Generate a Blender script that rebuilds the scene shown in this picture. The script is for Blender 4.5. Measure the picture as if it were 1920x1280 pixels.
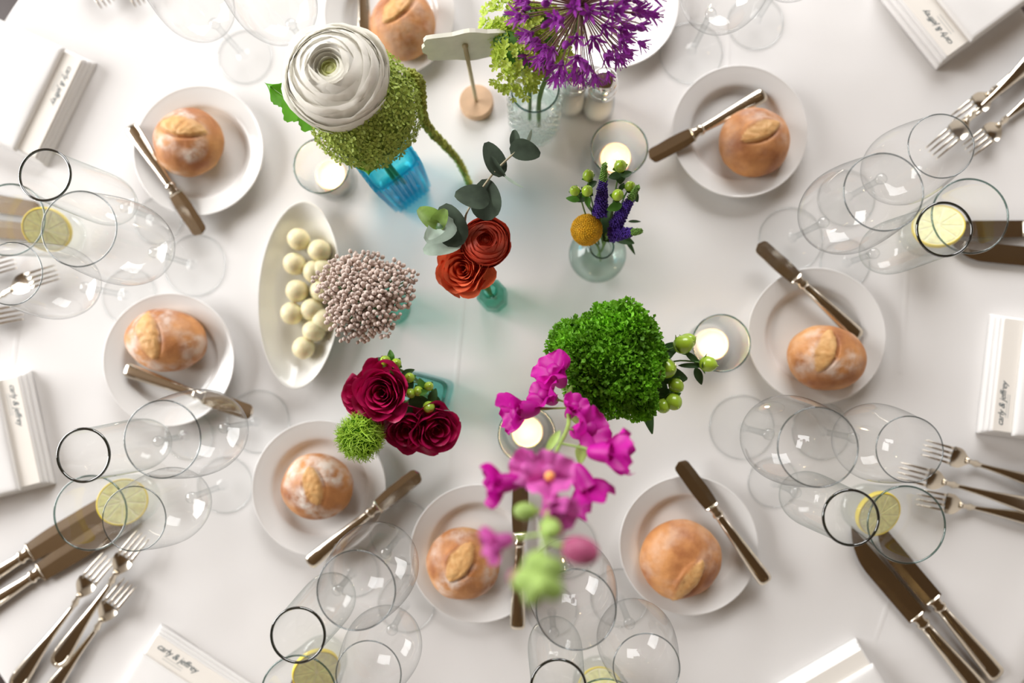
import bpy, math, random
from mathutils import Vector, Matrix, Euler, noise
PI = math.pi
R = math.radians
for o in list(bpy.data.objects): bpy.data.objects.remove(o)
S = bpy.context.scene
C = S.collection

# ------------------------------------------------------------------ camera (looking down on the table; table top is z = 0)
CAM_H, FPX = 0.858, 1280.0
_d = Vector((35 / FPX, -56 / FPX, -1)).normalized()           # where straight-down lies in the lens
CAMROT = _d.rotation_difference(Vector((0, 0, -1))).to_matrix()
cam_d = bpy.data.cameras.new('camera'); cam = bpy.data.objects.new('camera', cam_d); C.objects.link(cam)
cam_d.lens = 24; cam_d.sensor_width = 36; cam_d.clip_start = 0.02
cam.matrix_world = Matrix.Translation((0, 0, CAM_H)) @ CAMROT.to_4x4()
cam_d.dof.use_dof = True; cam_d.dof.focus_distance = 0.69; cam_d.dof.aperture_fstop = 1.7
S.camera = cam
def P(px, py, z=0.0):
    """table-survey point: where the sight line through a surveyed spot meets height z"""
    r = CAMROT @ Vector(((px - 960) / FPX, -(py - 640) / FPX, -1))
    t = (CAM_H - z) / -r.z
    return Vector((r.x * t, r.y * t, z))
def MPP(z): return (CAM_H - z) / FPX

# ------------------------------------------------------------------ world, daylight, exposure
W = bpy.data.worlds.new('world'); S.world = W; W.use_nodes = True
W.node_tree.nodes['Background'].inputs[0].default_value = (0.80, 0.88, 1.0, 1)
W.node_tree.nodes['Background'].inputs[1].default_value = 1.0
S.view_settings.view_transform = 'Standard'; S.view_settings.look = 'None'
S.view_settings.gamma = 1.0; S.view_settings.use_curve_mapping = False
S.view_settings.exposure = -0.28
S.cycles.transparent_max_bounces = 48
S.cycles.max_bounces = 10
S.cycles.caustics_reflective = False; S.cycles.caustics_refractive = False
def area(name, loc, target, sx, sy, power, col):
    l = bpy.data.lights.new(name, 'AREA'); l.shape = 'RECTANGLE'; l.size = sx; l.size_y = sy
    l.energy = power; l.color = col
    o = bpy.data.objects.new(name, l); C.objects.link(o); o.location = loc
    o.rotation_euler = (Vector(target) - Vector(loc)).to_track_quat('-Z', 'Y').to_euler()
    return o
area('daylight_window_left', (-4.56, 1.0, 1.95), (0, 0.2, 0.0), 3.2, 2.6, 430, (1.0, 0.985, 0.97))
area('daylight_window_back', (0.3, 3.95, 2.1), (0, 0, 0.0), 3.0, 2.3, 255, (1.0, 0.985, 0.97))

# ------------------------------------------------------------------ materials
MATS = {}
def nodes(m): return m.node_tree.nodes, m.node_tree.links
def mat(name, col, rough=0.5, metal=0.0, var=0.0, vscale=60, bump=0.0, bscale=200, sss=0.0, trans=0.0, spec=0.5, col2=None, coat=0.0):
    m = bpy.data.materials.new(name); m.use_nodes = True; N, L = nodes(m); b = N['Principled BSDF']
    b.inputs['Roughness'].default_value = rough; b.inputs['Metallic'].default_value = metal
    b.inputs['Specular IOR Level'].default_value = spec; b.inputs['Coat Weight'].default_value = coat
    b.inputs['Base Color'].default_value = (*col, 1)
    if sss: b.inputs['Subsurface Weight'].default_value = sss; b.inputs['Subsurface Scale'].default_value = 0.01
    tc = N.new('ShaderNodeTexCoord')
    if var or col2:
        n = N.new('ShaderNodeTexNoise'); n.inputs['Scale'].default_value = vscale; n.inputs['Detail'].default_value = 4
        r = N.new('ShaderNodeValToRGB'); L.new(tc.outputs['Object'], n.inputs['Vector']); L.new(n.outputs['Fac'], r.inputs[0])
        c2 = col2 if col2 else tuple(max(0, c * (1 - var)) for c in col)
        c1 = col if col2 else tuple(min(1, c * (1 + var)) for c in col)
        r.color_ramp.elements[0].position = 0.35; r.color_ramp.elements[1].position = 0.65
        r.color_ramp.elements[0].color = (*c2, 1); r.color_ramp.elements[1].color = (*c1, 1)
        L.new(r.outputs[0], b.inputs['Base Color'])
    if bump:
        n2 = N.new('ShaderNodeTexNoise'); n2.inputs['Scale'].default_value = bscale; n2.inputs['Detail'].default_value = 3
        L.new(tc.outputs['Object'], n2.inputs['Vector'])
        bp = N.new('ShaderNodeBump'); bp.inputs['Strength'].default_value = bump; bp.inputs['Distance'].default_value = 0.001
        L.new(n2.outputs['Fac'], bp.inputs['Height']); L.new(bp.outputs[0], b.inputs['Normal'])
    if trans:                                                   # thin leaves and petals let light through
        t = N.new('ShaderNodeBsdfTranslucent'); mx = N.new('ShaderNodeMixShader'); mx.inputs[0].default_value = trans
        src = b.inputs['Base Color'].links
        if src: L.new(src[0].from_socket, t.inputs[0])
        else: t.inputs[0].default_value = (*col, 1)
        L.new(b.outputs[0], mx.inputs[1]); L.new(t.outputs[0], mx.inputs[2]); L.new(mx.outputs[0], N['Material Output'].inputs[0])
    MATS[name] = m; return m
def glass(name, tint, edge, refl=0.05, grazing=0.75, rough=0.02, epow=2.5, bump=0.0, bscale=90):
    """thin-walled glass: clear face on, denser and more mirror-like at grazing angles"""
    m = bpy.data.materials.new(name); m.use_nodes = True; N, L = nodes(m); N.remove(N['Principled BSDF'])
    lw = N.new('ShaderNodeLayerWeight'); lw.inputs[0].default_value = 0.5
    def power(e, mul, add):
        p = N.new('ShaderNodeMath'); p.operation = 'POWER'; p.inputs[1].default_value = e; L.new(lw.outputs['Facing'], p.inputs[0])
        q = N.new('ShaderNodeMath'); q.operation = 'MULTIPLY_ADD'; q.inputs[1].default_value = mul; q.inputs[2].default_value = add
        q.use_clamp = True; L.new(p.outputs[0], q.inputs[0]); return q.outputs[0]
    mixc = N.new('ShaderNodeMix'); mixc.data_type = 'RGBA'
    L.new(power(epow, 1, 0), mixc.inputs[0]); mixc.inputs[6].default_value = (*tint, 1); mixc.inputs[7].default_value = (*edge, 1)
    t = N.new('ShaderNodeBsdfTransparent'); L.new(mixc.outputs[2], t.inputs[0])
    g = N.new('ShaderNodeBsdfGlossy'); g.inputs['Roughness'].default_value = rough; g.inputs[0].default_value = (1, 1, 1, 1)
    if bump:
        n2 = N.new('ShaderNodeTexNoise'); n2.inputs['Scale'].default_value = bscale
        bp = N.new('ShaderNodeBump'); bp.inputs['Strength'].default_value = bump; bp.inputs['Distance'].default_value = 0.001
        L.new(n2.outputs['Fac'], bp.inputs['Height']); L.new(bp.outputs[0], g.inputs['Normal'])
    mx = N.new('ShaderNodeMixShader'); L.new(power(4, grazing, refl), mx.inputs[0])
    L.new(t.outputs[0], mx.inputs[1]); L.new(g.outputs[0], mx.inputs[2]); L.new(mx.outputs[0], N['Material Output'].inputs[0])
    MATS[name] = m; return m
glass('clear_glass', (.992, .994, .993), (.40, .42, .43), refl=.035, grazing=.45, epow=6)
glass('foot_glass', (.985, .988, .987), (.93, .94, .94), refl=.025, grazing=.18)
glass('stem_glass', (.975, .98, .98), (.60, .63, .64), refl=.06, grazing=.5, epow=3)
glass('foot_edge', (.93, .94, .94), (.62, .65, .65), refl=.08, grazing=.4)
glass('rim_clear', (.62, .66, .67), (.16, .18, .19), refl=.12, epow=1.2)
glass('rim_green', (.10, .14, .125), (.02, .03, .028), refl=.14, epow=1.0)
glass('rim_aqua', (.42, .55, .53), (.06, .11, .10), refl=.12, epow=1.2)
glass('tumbler_glass', (.987, .991, .989), (.40, .46, .45), refl=.035, grazing=.45, epow=5.5)
glass('votive_glass', (.98, .984, .982), (.42, .46, .45), refl=.04, grazing=.45, epow=5)
glass('blue_glass', (.42, .90, .96), (.01, .56, .74), refl=.05, epow=2.2, grazing=.4)
glass('teal_glass', (.68, .93, .88), (.10, .50, .40), refl=.05, epow=2.0, grazing=.4)
glass('aqua_glass', (.80, .95, .95), (.30, .62, .64), refl=.05, epow=2.5, grazing=.4)
glass('pressed_glass', (.965, .975, .97), (.50, .55, .54), refl=.12, epow=3.0, rough=.05, grazing=.6)
glass('jar_glass', (.97, .98, .975), (.62, .68, .66), refl=.05, epow=4, grazing=.4)
glass('bud_glass', (.945, .968, .955), (.36, .46, .41), refl=.04, epow=3.5, grazing=.45)
glass('water', (.90, .95, .93), (.60, .72, .68), refl=.04)
mat('silver', (.80, .74, .64), .14, 1.0, bump=.04, bscale=40)
mat('chrome', (.85, .85, .85), .07, 1.0)
mat('porcelain', (.80, .79, .775), .18, coat=.3)
mat('dish_cream', (.80, .79, .75), .2, coat=.3)
mat('butter', (.86, .78, .50), .45, sss=.25, var=.05, vscale=120, bump=.25, bscale=250)
mat('napkin_linen', (.84, .83, .82), .9, bump=.25, bscale=900)
mat('card_paper', (.86, .82, .76), .8)
mat('ink', (.03, .07, .09), .7)
mat('ink_faint', (.55, .56, .54), .8)
mat('lemon_rind', (.86, .68, .06), .45, bump=.2, bscale=500)
mat('lemon_pith', (.90, .86, .58), .6)
mat('lemon_flesh', (.92, .86, .45), .25, sss=.2, var=.12, vscale=200, trans=.12)
mat('wax', (.92, .80, .62), .5, sss=.5)
mat('wick', (.03, .025, .02), .9)
mat('wood_light', (.66, .44, .28), .6, var=.15, vscale=25)
mat('wood_stick', (.55, .47, .30), .6)
mat('sign_paint', (.74, .74, .63), .6, var=.05)
mat('salt', (.88, .87, .85), .9)
mat('white_petal', (.95, .935, .88), .6, trans=.40)
mat('white_heart', (.68, .70, .36), .6, trans=.25)
mat('orange_petal', (.80, .17, .07), .5, trans=.25, var=.16, vscale=70)
mat('orange_shaded', (.62, .075, .035), .5, trans=.25, var=.16, vscale=70)  # darker orange petals: shade from the eucalyptus put into the colour
mat('magenta_petal', (.44, .006, .085), .45, trans=.22, var=.2, vscale=50)
mat('snap_petal', (.58, .006, .36), .5, trans=.35, var=.15, vscale=60)
mat('snap_pink', (.66, .12, .46), .5, trans=.35, var=.2, vscale=60)
mat('snap_yellow', (.85, .36, .10), .6)
mat('snap_bud', (.45, .09, .20), .5, trans=.2, var=.2)
mat('bud_green', (.36, .52, .13), .5, trans=.25, var=.2)
mat('hydrangea', (.43, .54, .10), .6, trans=.28, var=.22, vscale=30)
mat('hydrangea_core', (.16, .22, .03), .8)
mat('viburnum', (.56, .70, .10), .5, trans=.35, var=.18, vscale=30)
mat('viburnum_pale', (.74, .82, .36), .5, trans=.35, var=.12, vscale=30)
mat('amaranth', (.36, .40, .07), .8, var=.3, vscale=150)
mat('allium_petal', (.34, .028, .40), .5, trans=.25, var=.3, vscale=60)
mat('allium_stalk', (.24, .13, .10), .5, var=.3, vscale=40)
mat('rice_bud', (.62, .51, .45), .6, var=.14, vscale=50)
mat('moss_green', (.15, .40, .012), .6, trans=.3, var=.35, vscale=35)
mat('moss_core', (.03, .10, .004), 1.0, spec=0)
mat('fuzz_green', (.36, .58, .04), .6, trans=.3, var=.2, vscale=50)
mat('berry', (.33, .50, .035), .25, var=.15, vscale=40, coat=.3)
mat('leaf_green', (.085, .25, .03), .45, trans=.25, var=.25, vscale=40)
mat('leaf_bright', (.13, .42, .02), .45, trans=.3, var=.2, vscale=40)
mat('leaf_dark', (.035, .085, .025), .45, trans=.1, var=.25, vscale=40)
mat('euc_leaf', (.040, .058, .038), .75, trans=.06, var=.25, vscale=60, spec=.2)
mat('euc_pale', (.38, .48, .40), .6, trans=.15, var=.15, vscale=60)
mat('euc_young', (.18, .30, .05), .5, trans=.25, var=.3, vscale=60)
mat('stem_green', (.12, .24, .05), .5)
mat('twig', (.40, .36, .24), .6)
mat('veronica', (.085, .03, .36), .6, trans=.2, var=.3, vscale=120)
mat('veronica_tip', (.16, .32, .05), .6, var=.2)
mat('craspedia', (.74, .42, .008), .7, var=.2, vscale=200)
mat('dark_wood', (.05, .032, .024), .5, var=.4, vscale=6)
mat('floor_wood', (.035, .022, .02), .45, var=.4, vscale=5)
mat('wall_plaster', (.66, .61, .55), .9, var=.04, vscale=3)
mat('ceiling_wood', (.10, .053, .014), .7, var=.25, vscale=4)
mat('window_paint', (.7, .68, .64), .5)
mat('brass', (.7, .45, .16), .3, 1.0)
def emit(name, col, st):
    m = bpy.data.materials.new(name); m.use_nodes = True; N, L = nodes(m); N.remove(N['Principled BSDF'])
    e = N.new('ShaderNodeEmission'); e.inputs[0].default_value = (*col, 1); e.inputs[1].default_value = st
    L.new(e.outputs[0], N['Material Output'].inputs[0]); MATS[name] = m
emit('flame', (1.0, .72, .32), 22)
emit('bulb', (1.0, .66, .30), 14)
def cloth_mat():
    m = mat('tablecloth_linen', (.80, .785, .775), .92); N, L = nodes(m); b = N['Principled BSDF']
    tc = N.new('ShaderNodeTexCoord')
    def noi(scale, detail):
        n = N.new('ShaderNodeTexNoise'); n.inputs['Scale'].default_value = scale; n.inputs['Detail'].default_value = detail
        L.new(tc.outputs['Object'], n.inputs['Vector']); return n.outputs['Fac']
    b1 = N.new('ShaderNodeBump'); b1.inputs['Strength'].default_value = .25; b1.inputs['Distance'].default_value = .0006
    L.new(noi(1400, 2), b1.inputs['Height'])
    b2 = N.new('ShaderNodeBump'); b2.inputs['Strength'].default_value = .55; b2.inputs['Distance'].default_value = .012
    L.new(noi(7, 1), b2.inputs['Height']); L.new(b1.outputs[0], b2.inputs['Normal']); L.new(b2.outputs[0], b.inputs['Normal'])
cloth_mat()
def crust_mat():
    m = mat('crust', (.6, .26, .1), .55); N, L = nodes(m); b = N['Principled BSDF']
    tc = N.new('ShaderNodeTexCoord'); oi = N.new('ShaderNodeObjectInfo')
    def noi(scale, detail, lo, hi):
        ad = N.new('ShaderNodeVectorMath'); ad.operation = 'ADD'; L.new(tc.outputs['Object'], ad.inputs[0]); L.new(oi.outputs['Random'], ad.inputs[1])
        n = N.new('ShaderNodeTexNoise'); n.inputs['Scale'].default_value = scale; n.inputs['Detail'].default_value = detail
        L.new(ad.outputs[0], n.inputs['Vector'])
        mr = N.new('ShaderNodeMapRange'); mr.inputs[1].default_value = lo; mr.inputs[2].default_value = hi; L.new(n.outputs['Fac'], mr.inputs[0])
        return mr.outputs[0], n.outputs['Fac']
    def mixc(fac, a, c):
        x = N.new('ShaderNodeMix'); x.data_type = 'RGBA'; L.new(fac, x.inputs[0])
        for k, q in ((6, a), (7, c)):
            if isinstance(q, tuple): x.inputs[k].default_value = (*q, 1)
            else: L.new(q, x.inputs[k])
        return x.outputs[2]
    def attr(nm):
        a = N.new('ShaderNodeAttribute'); a.attribute_name = nm; return a.outputs['Fac']
    base = mixc(noi(30, 5, .38, .66)[0], (.66, .30, .105), (.36, .125, .042))
    base = mixc(attr('pale'), base, (.74, .43, .17))
    f = N.new('ShaderNodeMath'); f.operation = 'MULTIPLY'; L.new(noi(75, 7, .36, .62)[0], f.inputs[0]); L.new(attr('flour'), f.inputs[1])
    base = mixc(f.outputs[0], base, (.84, .74, .66))
    base = mixc(attr('score'), base, mixc(noi(120, 5, .35, .7)[0], (.74, .44, .18), (.66, .33, .11)))
    L.new(base, b.inputs['Base Color'])
    bp = N.new('ShaderNodeBump'); bp.inputs['Strength'].default_value = .5; bp.inputs['Distance'].default_value = .0015
    L.new(noi(160, 5, 0, 1)[1], bp.inputs['Height']); L.new(bp.outputs[0], b.inputs['Normal'])
crust_mat()

# ------------------------------------------------------------------ building helpers
MW = {}
def tag(o, label=None, cat=None, group=None, kind=None):
    if label: o['label'] = label
    if cat: o['category'] = cat
    if group: o['group'] = group
    if kind: o['kind'] = kind
    return o
def thing(name, label, cat, loc, rot=None, group=None):
    o = bpy.data.objects.new(name, None); C.objects.link(o); o.empty_display_size = .02
    M = Matrix.Translation(loc) @ (rot.to_4x4() if rot is not None else Matrix())
    o.matrix_world = M; MW[o] = M
    return tag(o, label, cat, group)
def obj(name, vf, m, parent=None, smooth=True, world=False, M=None):
    v, f = vf
    if world and parent is not None and parent in MW:
        I = MW[parent].inverted(); v = [I @ Vector(p) for p in v]
    me = bpy.data.meshes.new(name); me.from_pydata([tuple(p) for p in v], [], f)
    if smooth: me.polygons.foreach_set('use_smooth', [True] * len(me.polygons))
    me.materials.append(MATS[m]); me.update()
    o = bpy.data.objects.new(name, me); C.objects.link(o)
    if parent is not None: o.parent = parent
    if M is not None: o.matrix_basis = M
    return o
def inst(src, parent, M):
    o = src.copy(); C.objects.link(o); o.parent = parent; o.matrix_basis = M; return o
def join(*parts):
    V, F = [], []
    for v, f in parts:
        n = len(V); V += [Vector(p) for p in v]; F += [tuple(i + n for i in q) for q in f]
    return V, F
def tf(vf, M): return [M @ Vector(p) for p in vf[0]], vf[1]
def lathe(prof, seg=48, fn=None):
    V, F = [], []
    for r, z in prof:
        for i in range(seg):
            a = 2 * PI * i / seg; x, y = r * math.cos(a), r * math.sin(a)
            if fn: x, y = fn(r, z, a)
            V.append(Vector((x, y, z)))
    for k in range(len(prof) - 1):
        for i in range(seg):
            j = (i + 1) % seg; F.append((k * seg + i, k * seg + j, (k + 1) * seg + j, (k + 1) * seg + i))
    if prof[0][0] > 1e-6: pass
    return V, F
def capped(prof, seg=48, fn=None):
    V, F = lathe(prof, seg, fn); n = len(prof)
    F.append(tuple(reversed(range(seg)))); F.append(tuple(range((n - 1) * seg, n * seg))); return V, F
def smoothprof(pts, n=6):
    """Catmull-Rom through profile points"""
    out = []
    for i in range(len(pts) - 1):
        p0 = pts[max(i - 1, 0)]; p1 = pts[i]; p2 = pts[i + 1]; p3 = pts[min(i + 2, len(pts) - 1)]
        for k in range(n):
            t = k / n
            out.append(tuple(.5 * (2 * b + (c - a) * t + (2 * a - 5 * b + 4 * c - d) * t * t + (3 * b - a - 3 * c + d) * t ** 3) for a, b, c, d in zip(p0, p1, p2, p3)))
    out.append(tuple(pts[-1])); return out
def tube(pts, rad, seg=8, cap=True):
    pts = [Vector(p) for p in pts]; n = len(pts)
    if not isinstance(rad, (list, tuple)): rad = [rad] * n
    V, F = [], []; up = None
    for i, p in enumerate(pts):
        d = (pts[min(i + 1, n - 1)] - pts[max(i - 1, 0)]).normalized()
        if up is None: up = d.orthogonal().normalized()
        up = (up - d * up.dot(d)).normalized(); s = d.cross(up)
        for k in range(seg):
            a = 2 * PI * k / seg; V.append(p + (up * math.cos(a) + s * math.sin(a)) * rad[i])
    for i in range(n - 1):
        for k in range(seg):
            j = (k + 1) % seg; F.append((i * seg + k, i * seg + j, (i + 1) * seg + j, (i + 1) * seg + k))
    if cap: F.append(tuple(reversed(range(seg)))); F.append(tuple(range((n - 1) * seg, n * seg)))
    return V, F
def curve(pts, n=6): return [Vector(p) for p in smoothprof([tuple(p) for p in pts], n)]
def ring(r, t, z, seg=56, k=6):
    V, F = [], []
    for i in range(seg):
        a = 2 * PI * i / seg
        for j in range(k):
            b = 2 * PI * j / k; q = r + t * math.cos(b); V.append(Vector((q * math.cos(a), q * math.sin(a), z + t * math.sin(b))))
    for i in range(seg):
        for j in range(k):
            F.append((i * k + j, ((i + 1) % seg) * k + j, ((i + 1) % seg) * k + (j + 1) % k, i * k + (j + 1) % k))
    return V, F
def grid(nu, nv, fn):
    V = [Vector(fn(i / nu, j / nv)) for j in range(nv + 1) for i in range(nu + 1)]
    F = [(j * (nu + 1) + i, j * (nu + 1) + i + 1, (j + 1) * (nu + 1) + i + 1, (j + 1) * (nu + 1) + i) for j in range(nv) for i in range(nu)]
    return V, F
def ball(r, seg=12, rings=8, sz=1.0, fn=None):
    V, F = [Vector((0, 0, -r * sz))], []
    for j in range(1, rings):
        t = PI * j / rings
        for i in range(seg):
            a = 2 * PI * i / seg; V.append(Vector((r * math.sin(t) * math.cos(a), r * math.sin(t) * math.sin(a), -r * sz * math.cos(t))))
    V.append(Vector((0, 0, r * sz)))
    for i in range(seg): F.append((0, 1 + (i + 1) % seg, 1 + i))
    for j in range(rings - 2):
        for i in range(seg):
            a = 1 + j * seg; b = a + seg; F.append((a + i, a + (i + 1) % seg, b + (i + 1) % seg, b + i))
    a = 1 + (rings - 2) * seg
    for i in range(seg): F.append((a + i, a + (i + 1) % seg, len(V) - 1))
    if fn: V = [fn(v) for v in V]
    return V, F
def box(x0, x1, y0, y1, z0, z1):
    V = [Vector((x, y, z)) for z in (z0, z1) for y in (y0, y1) for x in (x0, x1)]
    return V, [(0, 2, 3, 1), (4, 5, 7, 6), (0, 1, 5, 4), (2, 6, 7, 3), (0, 4, 6, 2), (1, 3, 7, 5)]
def bevel(o, w, seg=2):
    b = o.modifiers.new('bevel', 'BEVEL'); b.width = w; b.segments = seg; b.limit_method = 'ANGLE'; return o
def rot_to(d, roll=0.0):
    """matrix turning +Z towards d"""
    return Vector(d).to_track_quat('Z', 'Y').to_matrix().to_4x4() @ Matrix.Rotation(roll, 4, 'Z')
def fib(n, i):
    z = 1 - 2 * (i + .5) / n; a = i * 2.399963; q = math.sqrt(max(0, 1 - z * z)); return Vector((q * math.cos(a), q * math.sin(a), z))
def leaf(Lh, Wd, fold=.25, curl=.25, jag=0, shape=1.0, nu=6, nv=10, wav=0.0):
    """leaf along +Y from the stalk, face +Z"""
    def fn(u, v):
        s = (u - .5) * 2; w = math.sin(PI * min(1, v ** .8 * .96 + .02)) ** shape
        if jag: w *= 1 + .22 * jag * ((v * 7) % 1.0 - .5) * (abs(s) ** 2)
        x = s * w * Wd / 2; y = v * Lh - (jag * .05 * Lh * (abs(s)) if jag else 0)
        return (x, y, fold * abs(x) - curl * Lh * (v - .3) ** 2 + wav * Wd * math.sin(v * 9 + s * 2))
    return grid(nu, nv, fn)
def struct(name, vf, m, smooth=False): return tag(obj(name, vf, m, smooth=smooth), kind='structure')

# ------------------------------------------------------------------ the room
X0, X1, Y0, Y1, ZF, ZC = -4.6, 4.2, -3.6, 4.0, -.75, 3.5
struct('floor', box(X0 - .1, X1 + .1, Y0 - .1, Y1 + .1, ZF - .1, ZF), 'floor_wood')
struct('ceiling', box(X0 - .1, X1 + .1, Y0 - .1, Y1 + .1, ZC, ZC + .1), 'ceiling_wood')
struct('wall_right', box(X1, X1 + .1, Y0, Y1, ZF, ZC), 'wall_plaster')
struct('wall_front', box(X0, X1, Y0 - .1, Y0, ZF, ZC), 'wall_plaster')
wl = (-.65, 2.65, .60, 3.30)                                   # opening in the left wall: y0 y1 z0 z1
struct('wall_left', join(box(X0 - .1, X0, Y0, wl[0], ZF, ZC), box(X0 - .1, X0, wl[1], Y1, ZF, ZC),
       box(X0 - .1, X0, wl[0], wl[1], ZF, wl[2]), box(X0 - .1, X0, wl[0], wl[1], wl[3], ZC)), 'wall_plaster')
wb = (-1.25, 1.85, .90, 3.30)
struct('wall_back', join(box(X0, wb[0], Y1, Y1 + .1, ZF, ZC), box(wb[1], X1, Y1, Y1 + .1, ZF, ZC),
       box(wb[0], wb[1], Y1, Y1 + .1, ZF, wb[2]), box(wb[0], wb[1], Y1, Y1 + .1, wb[3], ZC)), 'wall_plaster')
def window(name, axis, a0, a1, z0, z1, pos):
    e = bpy.data.objects.new(name, None); C.objects.link(e); tag(e, kind='structure')
    def bb(p0, p1, q0, q1, d=.03):
        return box(pos - d, pos + d, p0, p1, q0, q1) if axis == 'x' else box(p0, p1, pos - d, pos + d, q0, q1)
    t = .05; am = (a0 + a1) / 2; zm = (z0 + z1) / 2
    obj('window_frame', join(bb(a0, a0 + t, z0, z1), bb(a1 - t, a1, z0, z1), bb(a0, a1, z0, z0 + t), bb(a0, a1, z1 - t, z1)), 'window_paint', e, False)
    obj('mullion', bb(am - .015, am + .015, z0, z1, .02), 'window_paint', e, False)
    obj('mullion', bb(a0, a1, zm - .015, zm + .015, .02), 'window_paint', e, False)
window('window_1', 'x', *wl, X0 - .06); window('window_2', 'y', *wb, Y1 + .06)

# ------------------------------------------------------------------ table and cloth
TC = P(940, 611); TR = .762
tb = thing('banquet_table', 'round banquet table hidden under the white cloth', 'table', (TC.x, TC.y, ZF))
obj('table_top', capped([(TR - .012, -ZF - .03), (TR - .01, -ZF - .006)], 64), 'dark_wood', tb, False)
obj('pedestal', capped([(.30, 0), (.30, .03), (.06, .06), (.05, .4), (.06, -ZF - .05), (.25, -ZF - .03)], 32), 'dark_wood', tb)
def cloth():
    V, F = [], []; seg = 240; rows = [TR * k / 24 for k in range(1, 25)]; drop = [.004, .012, .03, .08, .16, .26, .36, .46]
    V.append(Vector((0, 0, 0)))
    for r in rows:
        for i in range(seg):
            a = 2 * PI * i / seg; V.append(Vector((r * math.cos(a), r * math.sin(a), 0)))
    for k, d in enumerate(drop):
        for i in range(seg):
            a = 2 * PI * i / seg; r = TR + .004 + min(.004, d) + d * .12 * (1 + .9 * math.sin(a * 11 + math.sin(a * 3)))
            V.append(Vector((r * math.cos(a), r * math.sin(a), -d)))
    for i in range(seg): F.append((0, 1 + i, 1 + (i + 1) % seg))
    for k in range(len(rows) + len(drop) - 1):
        for i in range(seg):
            a = 1 + k * seg; b = a + seg; F.append((a + i, b + i, b + (i + 1) % seg, a + (i + 1) % seg))
    return V, F
co = obj('tablecloth', cloth(), 'tablecloth_linen'); co.location = TC
tag(co, 'white linen cloth covering the round table', 'tablecloth')
for k, (px0, py0, px1, py1) in enumerate([(868, 560, 838, 900), (1366, 70, 1360, 215), (1702, 470, 1690, 700), (35, 600, 22, 700), (1672, 1110, 1640, 1200)]):
    a, b = P(px0, py0), P(px1, py1)                            # pressed-in fold lines of the cloth
    d = (b - a).normalized(); s = Vector((-d.y, d.x, 0)) * .0035
    n = 8; V, F = [], []
    for i in range(n + 1):
        t = i / n; p = a.lerp(b, t); h = .00028 * math.sin(PI * t)
        V += [p - s, p - s * .3 + Vector((0, 0, h)), p + s * .3 + Vector((0, 0, h)), p + s]
    for i in range(n):
        for j in range(3): F.append((i * 4 + j, i * 4 + j + 1, i * 4 + j + 5, i * 4 + j + 4))
    obj('fold_crease', ([Vector(v) - TC + Vector((0, 0, .0001)) for v in V], F), 'tablecloth_linen', co)

# ------------------------------------------------------------------ bread plates
def plate_mesh():
    pr = smoothprof([(.001, .004), (.030, .004), (.050, .0045), (.0565, .008), (.060, .0125), (.070, .0155), (.080, .018), (.0825, .0187), (.0832, .0178), (.080, .0155), (.066, .011), (.052, .002), (.048, 0), (.045, .0015), (.001, .002)], 4)
    return lathe(pr, 64)
PL = [(372, 282, 'beside the candle under the white ranunculus'), (316, 674, 'beside the oval butter dish'), (598, 915, 'next to the fuzzy green dianthus and dark roses'),
      (896, 1037, 'under the drooping pink snapdragon'), (1291, 1022, 'holding the smooth brown roll and a dark-handled knife'), (1531, 629, 'next to the candle by the green berries'),
      (1387, 246, 'with the knife tucked beneath its roll'), (730, 25, 'behind the wooden table sign'), (1148, 6, 'behind the purple allium, without any roll')]
psrc = None
for px, py, w in PL:
    p = P(px, py, .018); p.z = 0
    if psrc is None: o = psrc = obj('bread_plate', plate_mesh(), 'porcelain')
    else: o = psrc.copy(); C.objects.link(o)
    o.location = p; tag(o, 'round white porcelain bread plate ' + w, 'plate', 'white bread plates')

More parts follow.
